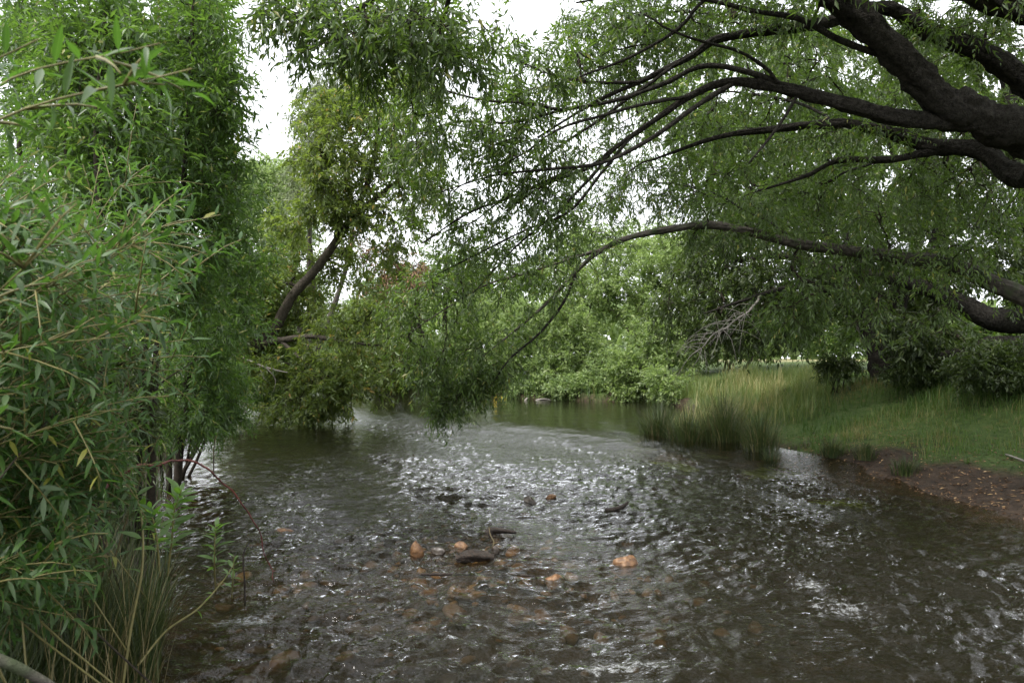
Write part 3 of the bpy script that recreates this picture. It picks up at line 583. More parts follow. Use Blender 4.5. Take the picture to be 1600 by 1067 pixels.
bush('bank_shrub', 'dark leafy willow shrub drooping to the water below the leaning tree', 'shrub', [(310, 600, 8.6, 60, 40, .7, 46), (340, 640, 8.8, 45, 30, .6, 34), (290, 650, 8.0, 40, 30, .5, 26), (360, 590, 9.6, 30, 40, .5, 20)], 'sapling', 'twig', 25,
     base=(-4.6, 9.2), stems=5, srad=.025, per=8, slen=.3, nleaf=12, L=.085, Wd=.010, droop=.45, detail=1, r0=.003)
bush('thicket_shrub', 'dense dark shrub under the saplings behind the dry grass stalks', 'shrub', [(150, 560, 5.6, 90, 70, .7, 50), (200, 640, 5.6, 60, 50, .6, 36), (80, 650, 5.2, 80, 60, .6, 40), (40, 760, 4.4, 70, 60, .5, 30), (120, 740, 4.8, 60, 40, .5, 24)], 'dark', 'twig', 26,
     stems=6, srad=.022, per=8, slen=.3, nleaf=12, L=.08, Wd=.009, droop=.3, detail=1, r0=.003)
for i, (lab, bl, leaf, bs) in enumerate([('leafy shrub on the left bank just under the leaning trunk', [(400, 600, 18.8, 40, 30, .8, 46), (370, 560, 19, 40, 40, .8, 46), (430, 560, 19.5, 40, 30, .8, 36)], 'sapling', (-8.6, 19.5)),
        ('shaded shrub further up the left bank behind the trailing boughs', [(450, 600, 23, 50, 26, 1, 50), (500, 570, 24, 50, 30, 1, 46), (540, 600, 26, 40, 20, 1, 34)], 'olive', (-9.2, 24.5))]):
    bush('bank_shrub', lab, 'shrub', bl, leaf, 'brownbark', 33 + i, base=bs, stems=6, srad=.04, group='shrubs on the left bank', per=9, slen=.45, nleaf=11, L=.12, Wd=.018, droop=.3, r0=.005)
# --- far screen behind the thicket
bgl = bush('background_tree', 'full green tree filling the gap behind the left thicket', 'tree', [(120, 100, 13, 150, 130, 2, 90), (230, 260, 12.5, 120, 120, 2, 80), (60, 320, 13, 140, 130, 2, 70), (200, 440, 12.5, 130, 90, 1.6, 70), (330, 470, 12, 60, 90, 1.2, 40), (300, 120, 13, 50, 110, 1.2, 40), (100, 540, 12, 150, 60, 1.5, 50), (310, 20, 13, 50, 60, 1, 24)], 'sapling', 'brownbark', 27,
     base=(-8.5, 13.5), stems=6, srad=.16, per=9, slen=.5, nleaf=12, L=.14, Wd=.02, droop=.3, r0=.006)
upper_crown(bgl, [limb([A3(-8.5, 13.5, .8), A3(-8.2, 12.5, 5), A3(-7.6, 11, 8)], [.16, .12, .06])], (-7.6, 10.5, 8.2), (2.9, 3.6, 3.2), 300, 'sapling', 14, L=.16, Wd=.026)
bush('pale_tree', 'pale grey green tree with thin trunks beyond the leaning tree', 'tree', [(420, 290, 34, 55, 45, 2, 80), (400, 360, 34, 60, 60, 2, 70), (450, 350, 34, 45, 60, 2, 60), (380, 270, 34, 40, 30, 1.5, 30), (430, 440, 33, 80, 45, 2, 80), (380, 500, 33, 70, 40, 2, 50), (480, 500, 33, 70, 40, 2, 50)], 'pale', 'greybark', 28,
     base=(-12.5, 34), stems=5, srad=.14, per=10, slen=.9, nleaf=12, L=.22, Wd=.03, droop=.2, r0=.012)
bush('grey_gum_tree', 'tall thin grey leaved tree rising above the leaning tree', 'tree', [(495, 165, 24, 45, 40, 1.5, 50), (480, 225, 24, 40, 45, 1.5, 50), (520, 140, 24, 45, 30, 1.5, 34), (475, 290, 24, 40, 40, 1.4, 34), (540, 110, 24, 30, 24, 1, 14)], 'grey', 'greybark', 29,
     base=(-7.8, 26), stems=4, srad=.14, per=9, slen=.6, nleaf=11, L=.15, Wd=.016, droop=.6, r0=.008)
bush('rusty_tree', 'dark tree with rusty dead foliage hanging above the far bank', 'tree', [(610, 400, 24, 35, 40, 1, 30), (640, 430, 24, 36, 30, 1, 26), (600, 450, 24, 40, 30, 1, 20), (560, 370, 24.4, 40, 40, 1, 14)], 'litter', 'brownbark', 30,
     base=(-5.0, 30), stems=3, srad=.13, per=8, slen=.5, nleaf=11, L=.13, Wd=.016, droop=.7, r0=.008)
bush('background_tree', 'broad green tree behind the hanging willow curtain', 'tree', [(700, 430, 32, 80, 40, 2, 60), (600, 460, 31, 70, 40, 2, 40), (780, 440, 32, 70, 40, 2, 40)], 'willow', 'brownbark', 31,
     base=(-3.5, 33), stems=5, srad=.2, per=10, slen=.9, nleaf=12, L=.24, Wd=.034, droop=.4, r0=.012)

# --- shrubs along the far bank, left to right
far = dict(per=13, slen=.5, nleaf=11, L=.12, Wd=.023, droop=.15, r0=.006, out=.25, t0=.2)
FB_ = 'shrubs along the far bank'
def fshrub(label, bl, leaf, seed, base=None, **kw):
    k = dict(far); k.update(kw); return bush('bank_shrub', label, 'shrub', bl, leaf, 'brownbark', seed, base=base, stems=6, srad=.05, group=FB_, **k)
fshrub('dark olive shrub at the left end of the far bank behind the trailing boughs', [(590, 590, 27.5, 50, 22, 1, 40), (570, 540, 28, 50, 35, 1.2, 40), (630, 560, 27.5, 45, 40, 1.2, 40)], 'olive', 41)
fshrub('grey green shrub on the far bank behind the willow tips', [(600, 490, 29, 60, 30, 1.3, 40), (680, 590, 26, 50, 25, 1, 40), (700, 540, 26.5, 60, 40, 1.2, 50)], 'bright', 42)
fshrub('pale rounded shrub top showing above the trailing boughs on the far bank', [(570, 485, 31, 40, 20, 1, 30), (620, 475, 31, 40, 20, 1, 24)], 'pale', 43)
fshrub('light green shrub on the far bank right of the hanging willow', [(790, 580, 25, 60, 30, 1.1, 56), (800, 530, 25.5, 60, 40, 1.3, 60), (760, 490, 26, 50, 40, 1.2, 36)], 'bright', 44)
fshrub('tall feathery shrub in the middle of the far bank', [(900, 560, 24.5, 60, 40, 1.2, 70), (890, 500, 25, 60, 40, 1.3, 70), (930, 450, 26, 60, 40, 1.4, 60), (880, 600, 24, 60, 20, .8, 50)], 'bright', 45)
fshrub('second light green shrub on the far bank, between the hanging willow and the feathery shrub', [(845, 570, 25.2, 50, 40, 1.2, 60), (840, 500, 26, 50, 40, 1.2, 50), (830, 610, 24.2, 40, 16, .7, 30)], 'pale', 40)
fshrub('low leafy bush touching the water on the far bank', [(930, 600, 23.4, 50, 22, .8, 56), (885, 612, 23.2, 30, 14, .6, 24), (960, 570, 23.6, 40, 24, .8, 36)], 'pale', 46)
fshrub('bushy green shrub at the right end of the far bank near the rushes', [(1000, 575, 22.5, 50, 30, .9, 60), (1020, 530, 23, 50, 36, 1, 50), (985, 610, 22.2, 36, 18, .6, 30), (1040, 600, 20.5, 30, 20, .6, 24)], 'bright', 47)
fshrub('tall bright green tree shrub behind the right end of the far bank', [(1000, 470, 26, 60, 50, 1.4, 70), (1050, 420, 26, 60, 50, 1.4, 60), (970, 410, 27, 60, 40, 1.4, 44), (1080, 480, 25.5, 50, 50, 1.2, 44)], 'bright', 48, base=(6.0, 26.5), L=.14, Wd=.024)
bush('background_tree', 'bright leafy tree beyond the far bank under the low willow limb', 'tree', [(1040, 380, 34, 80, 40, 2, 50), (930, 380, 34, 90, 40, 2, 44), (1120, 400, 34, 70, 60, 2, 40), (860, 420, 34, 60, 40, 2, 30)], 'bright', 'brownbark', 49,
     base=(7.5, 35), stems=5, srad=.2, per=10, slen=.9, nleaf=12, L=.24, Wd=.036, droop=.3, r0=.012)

for i, (lab, bl, leaf, bs) in enumerate([('mid green hedge shrub beyond the tall grass left of the two close trunks', [(1130, 530, 27, 60, 30, 1.2, 60), (1080, 550, 26, 40, 22, 1, 40), (1200, 525, 28, 60, 34, 1.2, 60), (1140, 480, 28, 60, 40, 1.2, 50)], 'bright', (9, 27.5)),
        ('shadowy hedge shrub in the gap right of the two close trunks', [(1420, 525, 24, 90, 26, 1.2, 60), (1300, 520, 26, 70, 34, 1.2, 60), (1380, 480, 25, 90, 30, 1.2, 50)], 'willow', (14, 25)),
        ('hedge shrub beyond the bank at the right frame edge', [(1560, 520, 22, 90, 24, 1.2, 60), (1620, 470, 22, 60, 40, 1.2, 34)], 'willow', (16, 22.5))]):
    bush('hedge_shrub', lab, 'shrub', bl, leaf, 'brownbark', 55 + i, base=bs, stems=6, srad=.05, group='hedge shrubs behind the right bank', per=12, slen=.5, nleaf=11, L=.15, Wd=.026, droop=.15, r0=.006)
# --- dark trees on the right bank
TB = hit(1378, 592)
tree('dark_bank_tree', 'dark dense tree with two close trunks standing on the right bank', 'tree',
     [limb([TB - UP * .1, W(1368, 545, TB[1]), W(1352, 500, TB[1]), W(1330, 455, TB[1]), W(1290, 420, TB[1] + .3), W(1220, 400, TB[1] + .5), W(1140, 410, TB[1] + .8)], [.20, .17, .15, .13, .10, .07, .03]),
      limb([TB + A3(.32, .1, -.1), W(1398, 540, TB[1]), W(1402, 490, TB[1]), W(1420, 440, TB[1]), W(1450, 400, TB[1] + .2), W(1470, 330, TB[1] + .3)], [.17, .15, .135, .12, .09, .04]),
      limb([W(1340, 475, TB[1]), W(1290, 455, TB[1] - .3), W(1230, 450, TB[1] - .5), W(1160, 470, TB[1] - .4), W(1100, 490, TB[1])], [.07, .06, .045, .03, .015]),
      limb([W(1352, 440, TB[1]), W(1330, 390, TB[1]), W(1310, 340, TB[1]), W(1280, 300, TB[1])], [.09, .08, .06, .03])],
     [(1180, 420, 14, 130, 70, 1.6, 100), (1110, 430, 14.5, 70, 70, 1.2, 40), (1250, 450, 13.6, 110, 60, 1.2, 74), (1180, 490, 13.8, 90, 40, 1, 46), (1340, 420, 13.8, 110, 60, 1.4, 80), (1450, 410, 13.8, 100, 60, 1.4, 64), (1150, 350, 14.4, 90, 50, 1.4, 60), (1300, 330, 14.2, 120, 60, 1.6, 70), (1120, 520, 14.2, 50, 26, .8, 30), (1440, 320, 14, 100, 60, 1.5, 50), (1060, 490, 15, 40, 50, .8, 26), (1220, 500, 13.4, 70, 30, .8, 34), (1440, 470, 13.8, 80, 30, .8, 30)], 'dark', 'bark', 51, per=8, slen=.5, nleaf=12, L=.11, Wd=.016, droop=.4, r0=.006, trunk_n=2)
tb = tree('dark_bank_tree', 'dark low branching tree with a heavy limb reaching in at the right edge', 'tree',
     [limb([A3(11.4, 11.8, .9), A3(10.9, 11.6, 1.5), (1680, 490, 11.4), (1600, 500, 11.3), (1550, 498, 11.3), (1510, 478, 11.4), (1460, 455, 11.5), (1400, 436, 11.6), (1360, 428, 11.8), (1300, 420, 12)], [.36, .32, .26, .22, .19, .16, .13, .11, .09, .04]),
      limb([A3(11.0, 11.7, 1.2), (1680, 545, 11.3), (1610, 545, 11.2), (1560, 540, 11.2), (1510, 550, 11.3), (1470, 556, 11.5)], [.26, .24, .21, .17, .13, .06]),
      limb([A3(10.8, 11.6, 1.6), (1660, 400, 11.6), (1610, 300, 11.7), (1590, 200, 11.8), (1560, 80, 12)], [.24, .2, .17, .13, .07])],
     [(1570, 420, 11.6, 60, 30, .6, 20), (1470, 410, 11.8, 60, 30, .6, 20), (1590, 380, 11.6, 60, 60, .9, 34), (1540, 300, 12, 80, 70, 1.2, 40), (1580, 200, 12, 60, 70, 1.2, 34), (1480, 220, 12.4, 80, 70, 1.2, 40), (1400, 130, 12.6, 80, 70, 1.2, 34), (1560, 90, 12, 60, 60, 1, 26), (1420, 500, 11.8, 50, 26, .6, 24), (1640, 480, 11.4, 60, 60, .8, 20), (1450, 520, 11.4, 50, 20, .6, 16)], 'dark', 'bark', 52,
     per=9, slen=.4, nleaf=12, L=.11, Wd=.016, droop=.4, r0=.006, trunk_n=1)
bush('background_tree', 'tall tree with a grey slanting trunk behind the right willow limbs', 'tree', [(1250, 200, 19, 120, 90, 2, 94), (1120, 230, 19, 90, 80, 2, 67), (1380, 190, 19, 110, 90, 2, 81), (1220, 80, 19, 130, 70, 2, 75), (1060, 130, 19.5, 80, 80, 2, 45), (1400, 60, 19, 120, 70, 2, 59), (1540, 160, 19, 100, 110, 2, 59), (1200, 310, 19, 130, 60, 2, 67), (1420, 310, 19, 130, 60, 2, 59)], 'willow', 'greybark', 53,
     base=(11.8, 19.5), stems=6, srad=.24, per=9, slen=.6, nleaf=12, L=.18, Wd=.028, droop=.5, r0=.008)
upper_crown(tb, [limb([A3(10.6, 11.8, 4), A3(10.4, 12.2, 7), A3(10.2, 12.6, 9)], [.16, .12, .05])], (10.8, 13, 9.5), (4.6, 4.5, 3.8), 380, 'dark', 15, L=.17, Wd=.028)
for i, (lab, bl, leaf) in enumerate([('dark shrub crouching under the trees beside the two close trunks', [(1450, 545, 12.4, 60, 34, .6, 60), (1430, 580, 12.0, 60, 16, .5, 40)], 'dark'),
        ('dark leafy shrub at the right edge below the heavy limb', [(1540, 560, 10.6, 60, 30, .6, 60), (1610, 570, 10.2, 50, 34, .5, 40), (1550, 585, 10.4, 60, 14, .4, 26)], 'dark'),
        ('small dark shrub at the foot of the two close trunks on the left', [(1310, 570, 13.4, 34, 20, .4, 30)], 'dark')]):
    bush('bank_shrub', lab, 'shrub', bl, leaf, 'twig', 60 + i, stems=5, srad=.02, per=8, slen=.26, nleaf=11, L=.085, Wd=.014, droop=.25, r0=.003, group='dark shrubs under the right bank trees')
# distant wood closing the horizon
dw = MB(); rng = np.random.default_rng(70)
n = 15000; ax = rng.uniform(-110, 110, n); ay = 95 + 14 * rng.random(n); top = 4 + 9 * fbm(ax * .07, ax * 0 + 1.5, 4, 3)
az = 1.2 + (top) * rng.random(n) ** .8
leaves(dw, np.stack([ax, ay, az], -1), rdir(n, rng), rdir(n, rng), 1.3 + .7 * rng.random(n), .6, .1, .2, 1)
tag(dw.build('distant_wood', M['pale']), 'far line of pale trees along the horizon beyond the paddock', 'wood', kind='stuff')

# ------------------------------------------------------------------ near willow shrubs on the left, leaf by leaf
leafvar = []
for i in range(6):
    b = MB(); r = np.random.default_rng(80 + i)
    leaves(b, np.zeros((1, 3)), A3(1, 0, 0)[None], A3(0, 0, 1)[None], np.ones(1), np.array([.085 + .02 * r.random()]), np.array([.05 + .09 * i]), .35, 3, np.array([.1 + .16 * i]))
    leafvar.append(b.mesh('near_leaf_shape', M['near']))
from mathutils import Matrix
def shoot_leaves(C, rng, step, L, up=.25, droop=.25):
    seg = np.linalg.norm(np.diff(C, axis=0), axis=1); cum = np.r_[0, np.cumsum(seg)]; s = np.arange(cum[-1] * .18, cum[-1], step); m = len(s)
    P = np.stack([np.interp(s, cum, C[:, k]) for k in range(3)], -1); T = norm(np.stack([np.interp(s, cum, np.gradient(C[:, k])) for k in range(3)], -1))
    a = np.arange(m) * 2.4 + rng.random() * 6; S = norm(np.cross(T, UP + .01)); U = np.cross(S, T)
    out = S * np.cos(a)[:, None] + U * np.sin(a)[:, None]
    D = norm(T * .6 + out * .8 + UP * (up * .3 - droop * rng.random((m, 1))) + rng.normal(size=(m, 3)) * .12)
    N = norm(UP * 1.0 + T * .35 + rng.normal(size=(m, 3)) * .3)
    f = s / cum[-1]; ln = L * (.75 + .4 * rng.random(m)) * np.where(f > .9, .45 + .55 * (1 - f) / .1, 1)
    return P, D, N, ln
def near_shrub(label, base_px, base_d, tips, seed, L=.10, step=.03, nind=300, lift=(60, 230)):
    rng = np.random.default_rng(seed); b = gbase(base_px, base_d); root = thing('willow_shrub', b, label, 'shrub', 'near willow shrubs on the left bank')
    AP, AD, AN, AL = [], [], [], []
    for (px, py, d) in tips:
        tip = W(px, py, d); bs = b + np.array([rng.normal() * .45, rng.normal() * .25, 0])
        st = W(px - rng.uniform(190, 330) * 2 / d, py + rng.uniform(*lift) * 2 / d, d + rng.normal() * .15); v = tip - st; h = np.linalg.norm(v)
        mid = st + v * .5 + UP * h * (.04 + .08 * rng.random()) + rng.normal(size=3) * .04 * h
        C = np.vstack([spline([bs, bs * .4 + st * .6 - np.array([.15, 0, 0]), st], 9)[:-1], spline([st, mid, tip - UP * h * .05 * rng.random()], 14)])
        V, F = tubes(C, np.linspace(.0040, .0011, 22), 5, 0)
        MB().add(V, F).build('stem', M['shoot'] if rng.random() < .75 else M['twig'], root)
        P, D, N, ln = shoot_leaves(C[7:], rng, step, L)
        AP.append(P); AD.append(D); AN.append(N); AL.append(ln)
        for k in range(rng.integers(6, 11)):        # side twigs
            j = rng.integers(9, 20); s0 = C[j]; tl = d * (.05 + .11 * rng.random()); dv = norm(norm(C[j + 1] - C[j]) + rng.normal(size=3) * .65 + UP * .15)
            c2 = spline([s0, s0 + dv * tl * .55, s0 + dv * tl - UP * tl * .12], 8)
            V, F = tubes(c2[::2], np.linspace(.003, .0012, 8)[::2], 4, 0); MB().add(V, F).build('stem', M['shoot'], root)
            P, D, N, ln = shoot_leaves(c2, rng, step, L * .9); AP.append(P); AD.append(D); AN.append(N); AL.append(ln)
    P = np.vstack(AP); D = np.vstack(AD); N = np.vstack(AN); Ln = np.concatenate(AL)
    dd = P[:, 1]; sx = 800 + P[:, 0] / np.maximum(dd, .05) * FPX; sy = HZ - (P[:, 2] - CAMH) / np.maximum(dd, .05) * FPX
    ok = (dd > .45); P, D, N, Ln, dd, sx, sy = [q[ok] for q in (P, D, N, Ln, dd, sx, sy)]
    seen = (sx > -10) & (sx < 1600) & (sy > -10) & (sy < 1080); score = np.where(seen, Ln / dd, 0); o = np.argsort(-score)
    first = [i for i in o[:nind] if score[i] > 0]
    for i in first:
        d = norm(D[i]); s = norm(np.cross(d, N[i])); nn = np.cross(s, d)
        Mx = Matrix(((d[0], s[0], nn[0], 0), (d[1], s[1], nn[1], 0), (d[2], s[2], nn[2], 0), (0, 0, 0, 1))) @ Matrix.Scale(float(Ln[i]), 4)
        q = P[i] - b; Mx.translation = q
        ob = bpy.data.objects.new('leaf', leafvar[rng.integers(0, 6)]); COL.objects.link(ob); ob.parent = root; ob.matrix_local = Mx
    rest = np.setdiff1d(np.arange(len(P)), first); mb = MB()
    leaves(mb, P[rest], D[rest], N[rest], Ln[rest], Ln[rest] * .095, .08 + .3 * rng.random(len(rest)), .35, 2, np.clip(.5 + .3 * rng.normal(size=len(rest)), 0, 1))
    tag(mb.build('foliage', M['near'], root), kind='stuff'); print('near shrub leaves', len(P))
    return root
rng = np.random.default_rng(90)
def rt(n, x0, x1, y0, y1, d0, d1): return [(rng.uniform(x0, x1), rng.uniform(y0, y1), rng.uniform(d0, d1)) for _ in range(n)]
near_shrub('closest willow shrub with large out of focus leaves at the left edge', -700, 1.0, [(300, 85, 1.0), (250, 30, .95), (60, 60, .95), (100, 330, 1.0)] + rt(4, -80, 30, 200, 700, .95, 1.2), 91, L=.07, step=.026, lift=(150, 250))
near_shrub('willow shrub with arching light shoots in the middle of the left edge', -420, 1.8, [(345, 335, 2.1), (320, 410, 2.1), (300, 290, 2.2), (270, 360, 2.0), (240, 470, 2.0), (200, 520, 1.9)] + rt(50, -40, 190, 300, 640, 1.8, 2.8), 92, L=.076, step=.018)
near_shrub('low willow shrub spilling dull green leaves over the left water edge', -230, 2.2, [(215, 560, 2.6), (225, 630, 2.7), (205, 690, 2.7), (165, 760, 2.6)] + rt(40, -20, 190, 540, 760, 2.1, 2.9) + rt(30, -20, 150, 720, 930, 2.1, 2.7), 93, L=.078, step=.018)
near_shrub('upright willow shrub with slender shoots behind the arching ones', -20, 3.3, [(300, 450, 3.4), (240, 260, 3.5), (290, 560, 3.4)] + rt(30, 0, 230, 280, 660, 3.1, 4.0), 94, L=.08, step=.022)

# ------------------------------------------------------------------ grass, rushes and ground cover
def blades(mb, P, h, w, lean, rng, tint=None, seg=3, az=None):
    n = len(P); az = rng.random(n) * 6.283 if az is None else az; fx = np.stack([np.cos(az), np.sin(az), np.zeros(n)], -1); sd = np.stack([-np.sin(az), np.cos(az), np.zeros(n)], -1)
    lean = lean * (.3 + 1.0 * rng.random(n)); t = np.linspace(0, 1, seg + 1)
    c = P[:, None] + (fx * lean[:, None] * h[:, None])[:, None] * (t ** 2)[None, :, None] + UP * (h[:, None] * (t[None] - .35 * lean[:, None] * t[None] ** 3))[..., None]
    ww = (w[:, None] * (1 - t ** 1.6)[None])[..., None]
    V = np.stack([c - sd[:, None] * ww, c + sd[:, None] * ww], 2)[:, :].reshape(n, -1, 3)
    V = np.concatenate([V[:, :2 * seg], c[:, -1:]], 1); m = V.shape[1]; f = []
    for i in range(seg - 1): a = 2 * i; f += [[a, a + 1, a + 3], [a, a + 3, a + 2]]
    f.append([2 * seg - 2, 2 * seg - 1, 2 * seg]); f = np.array(f)
    tint = np.clip(.42 + .26 * rng.normal(size=n), 0, 1) if tint is None else tint
    mb.add(V.reshape(-1, 3), (f[None] + (np.arange(n) * m)[:, None, None]).reshape(-1, 3), tint=np.repeat(tint, m), edge=1.0)
rng = np.random.default_rng(101)
def scatter(n, x0, x1, y0, y1, cond):
    x = rng.uniform(x0, x1, n); y = rng.uniform(y0, y1, n); sd = sdist(x, y); sdn = sd + (fbm(x * .9, y * .9, 4, 2) - .47) * .55
    k = cond(x, y, sdn); x, y, sdn = x[k], y[k], sdn[k]; return np.stack([x, y, ground(x, y)], -1), sdn
gm = MB()
P, sdn = scatter(110000, 2.4, 15, 6, 18, lambda x, y, s: (s - earthw(x, y) + (fbm(x * 2.2, y * 2.2, 3, 12) - .45) * 1.6 > .25) & (rng.random(len(x)) < .35 + .65 * sstep(.35, .55, fbm(x * 1.1, y * 1.1, 3, 14))))
hh = (.03 + .12 * rng.random(len(P)) ** 1.5) * (.25 + 1.7 * sstep(.25, .65, fbm(P[:, 0] * 1.4, P[:, 1] * 1.4, 4, 15)))
blades(gm, P, hh, .0035 + .003 * rng.random(len(P)), .5, rng, np.clip(.33 + .2 * rng.normal(size=len(P)) + 2.2 * (fbm(P[:, 0] * .9, P[:, 1] * .9, 4, 16) - .46), 0, 1), 2)
tag(gm.build('grass', M['grass']), 'short green grass covering the right bank', 'grass', kind='stuff')
tg = MB()
P, sdn = scatter(60000, 2.5, 16, 12.2, 24, lambda x, y, s: (s > .5) & (x / y < .50) & (s > .5 + 1.2 * sstep(.36, .5, x / y)) & (x / y * FPX + 800 < 1300))
hh = (.08 + .42 * rng.random(len(P)) ** 1.4) * (.25 + 1.5 * sstep(.25, .62, fbm(P[:, 0] * 1.3, P[:, 1] * 1.3, 4, 17)))
blades(tg, P, hh, .005 + .004 * rng.random(len(P)), .4, rng, np.clip(.42 + .3 * rng.normal(size=len(P)) + 2.6 * (fbm(P[:, 0] * 1.1, P[:, 1] * 1.1, 4, 18) - .46), 0, 1), 3)
tag(tg.build('tall_grass', M['tallgrass']), 'tall straw and green grass on the slope behind the rushes', 'grass', kind='stuff')
lg = MB()
P, sdn = scatter(34000, -9, -1.2, 2.2, 16, lambda x, y, s: (s > -.05) & (s < 2.2))
blades(lg, P, (.15 + .35 * rng.random(len(P))) * (.5 + .9 * fbm(P[:, 0], P[:, 1], 3, 19)), .003 + .003 * rng.random(len(P)), .5, rng, np.clip(.35 + .3 * rng.normal(size=len(P)), 0, 1), 3)
tag(lg.build('bank_grass', M['rush']), 'dark rank grass along the left water edge', 'grass', kind='stuff')
fg = MB()
P, sdn = scatter(30000, -9, 6, 20, 33, lambda x, y, s: (s > -.05) & (s < 1.6))
blades(fg, P, .15 + .35 * rng.random(len(P)), .007 + .005 * rng.random(len(P)), .5, rng, None, 2)
tag(fg.build('far_bank_grass', M['grass']), 'rough grass along the foot of the far bank', 'grass', kind='stuff')
# leaf litter on the bare earth strip
lt = MB(); P, sdn = scatter(34000, 2.4, 12, 5.5, 15, lambda x, y, s: (s > .02) & (s < .5 + 1.6 * earthw(x, y)) & (rng.random(len(x)) < .8 - .25 * s))
n = len(P); az = rng.random(n) * 6.28; D = np.stack([np.cos(az), np.sin(az), .15 * rng.normal(size=n)], -1)
leaves(lt, P + UP * .008, D, UP + rng.normal(size=(n, 3)) * .25, .035 + .045 * rng.random(n), .006 + .006 * rng.random(n), .15, .3, 1, rng.random(n) ** 1.8)
tag(lt.build('leaf_litter', M['litter']), 'fallen brown and straw leaves on the bare earth strip', 'leaf litter', kind='stuff')
# rush tussocks at the right water edge
def tussock(label, px, py, h, n, r, seed, tint=.4):
    rg = np.random.default_rng(seed); q = hit(px, py); x, y = q[0], q[1]; b = A3(x, y, max(gz(x, y), -.05) - .02); root = thing('rush_tussock', b, label, 'rushes', 'rush tussocks on the right bank')
    for kind, frac, mat in (('green_blade', .9, 'rush'), ('straw_blade', .1, 'dry')):
        m = int(n * frac); a = rg.random(m) * 6.28; rr = r * rg.random(m) ** .8; P = b + np.stack([np.cos(a) * rr, np.sin(a) * rr, np.zeros(m)], -1)
        mb = MB(); blades(mb, P, h * (.35 + .85 * rg.random(m) ** .8) * (1.05 - .35 * rr / r), .003 + .0028 * rg.random(m), .25 + .5 * rr / r, rg, np.clip(tint + .25 * rg.normal(size=m), 0, 1), 4, a + rg.normal(size=m) * .6)
        tag(mb.build(kind, M[mat], root), kind='stuff')
    return root
tussock('big dark rush tussock at the tip of the right bank point', 1030, 694, .95, 900, .34, 111, .25)
tussock('broad rush tussock just right of the point tip, leaning outward', 1075, 702, .85, 700, .36, 112, .35)
tussock('tall green rush tussock in the middle of the rush clump', 1130, 700, 1.1, 800, .36, 113, .55)
tussock('narrow upright rush tussock at the right end of the clump', 1190, 716, 1.0, 520, .26, 114, .5)
tussock('small rush tuft on the bare earth, left of a pair', 1300, 712, .36, 260, .16, 115, .4)
tussock('small rush tuft on the bare earth, right of a pair', 1352, 716, .32, 240, .16, 116, .4)
tussock('pale grassy tuft behind the rush clump on the slope', 1140, 672, .7, 420, .3, 117, .8)
tussock('low dark tuft at the lower edge of the earth strip', 1415, 740, .3, 220, .18, 118, .3)
tussock('thin tuft at the water edge below the narrow tussock', 1205, 728, .4, 160, .14, 119, .35)
# submerged green weed along the right shallows
ww_ = MB(); P, s_ = scatter(36000, 1.5, 9, 4.5, 12.5, lambda x, y, s: (s < .03) & (s > -1.5) & (fbm(x * .9, y * .9, 3, 61) > .40 + .14 * np.abs(s)))
n = len(P); D = norm(np.stack([np.full(n, .75), np.full(n, -.6), .15 * rng.normal(size=n)], -1) + rng.normal(size=(n, 3)) * .3)
P[:, 2] = np.minimum(np.maximum(P[:, 2] + .03 * rng.random(n), -.012 - .04 * rng.random(n)), -.004)
D[:, 2] = -np.abs(D[:, 2]) * .2
leaves(ww_, P, D, UP + rng.normal(size=(n, 3)) * .3, .12 + .14 * rng.random(n), .006 + .008 * rng.random(n), .02, .1, 1)
tag(ww_.build('water_weed', M['weed']), 'bright green weed trailing under water along the right bank', 'water weed', kind='stuff')

# ------------------------------------------------------------------ stones, driftwood and small plants
def stone_mesh(seed, flat=.6, sub=2):
    import bmesh
    bm = bmesh.new(); bmesh.ops.create_icosphere(bm, subdivisions=sub, radius=1); r = np.random.default_rng(seed); ax = r.normal(size=(5, 3)); ph = r.random(5) * 6
    for v in bm.verts:
        c = np.array(v.co); k = 1 + .10 * sum(math.sin(2.1 * c @ a + p) for a, p in zip(ax, ph)) * .6
        for a in ax:
            u = a / np.linalg.norm(a); e = c @ u
            if e > .6: c = c - u * (e - .6) * .85
        v.co = c * k * np.array([1, .8, flat])
    V = np.array([v.co[:] for v in bm.verts]); F = np.array([[v.index for v in f.verts] for f in bm.faces]); bm.free(); return V, F
def put_stone(name, label, px, py, wpx, hpx, mat, seed, cat='stone', group=None, sink=.47, z=None, rot=None):
    q = WG(px, py + hpx * .3); d = q[1]; wid = wpx / FPX * d / 2; hei = hpx / FPX * d / 2 / .55; V, F = stone_mesh(seed, 1.0, 3)
    r = np.random.default_rng(seed); a = r.random() * .6 - .3 if rot is None else rot
    V = V * np.array([wid, wid * .8, hei]); V = np.stack([V[:, 0] * math.cos(a) - V[:, 1] * math.sin(a), V[:, 0] * math.sin(a) + V[:, 1] * math.cos(a), V[:, 2]], -1)
    o = bpy.data.objects.new(name, MB().add(V, F).mesh(name, M[mat])); COL.objects.link(o); o.location = (q[0], d, hei * (1 - 2 * sink) if z is None else z); return tag(o, label, cat, group)
put_stone('river_stone', 'upright orange stone breaking the surface left of the dark wood lump', 652, 859, 24, 24, 'orangestone', 201, group='stones breaking the surface')
put_stone('river_stone', 'small pale orange stone just above the dark wood lump', 722, 851, 24, 14, 'orangestone', 202, group='stones breaking the surface')
put_stone('river_stone', 'flat orange stone awash right of the long thin stick', 868, 905, 36, 18, 'orangestone', 203, group='stones breaking the surface', sink=.58)
put_stone('river_stone', 'orange brown stone awash at the left of the stony shallows', 446, 828, 32, 10, 'orangestone', 204, group='stones breaking the surface', sink=.58)
put_stone('river_stone', 'reddish stone under the ripples right of the stony shallows', 980, 872, 44, 18, 'orangestone', 205, group='stones breaking the surface', sink=.68)
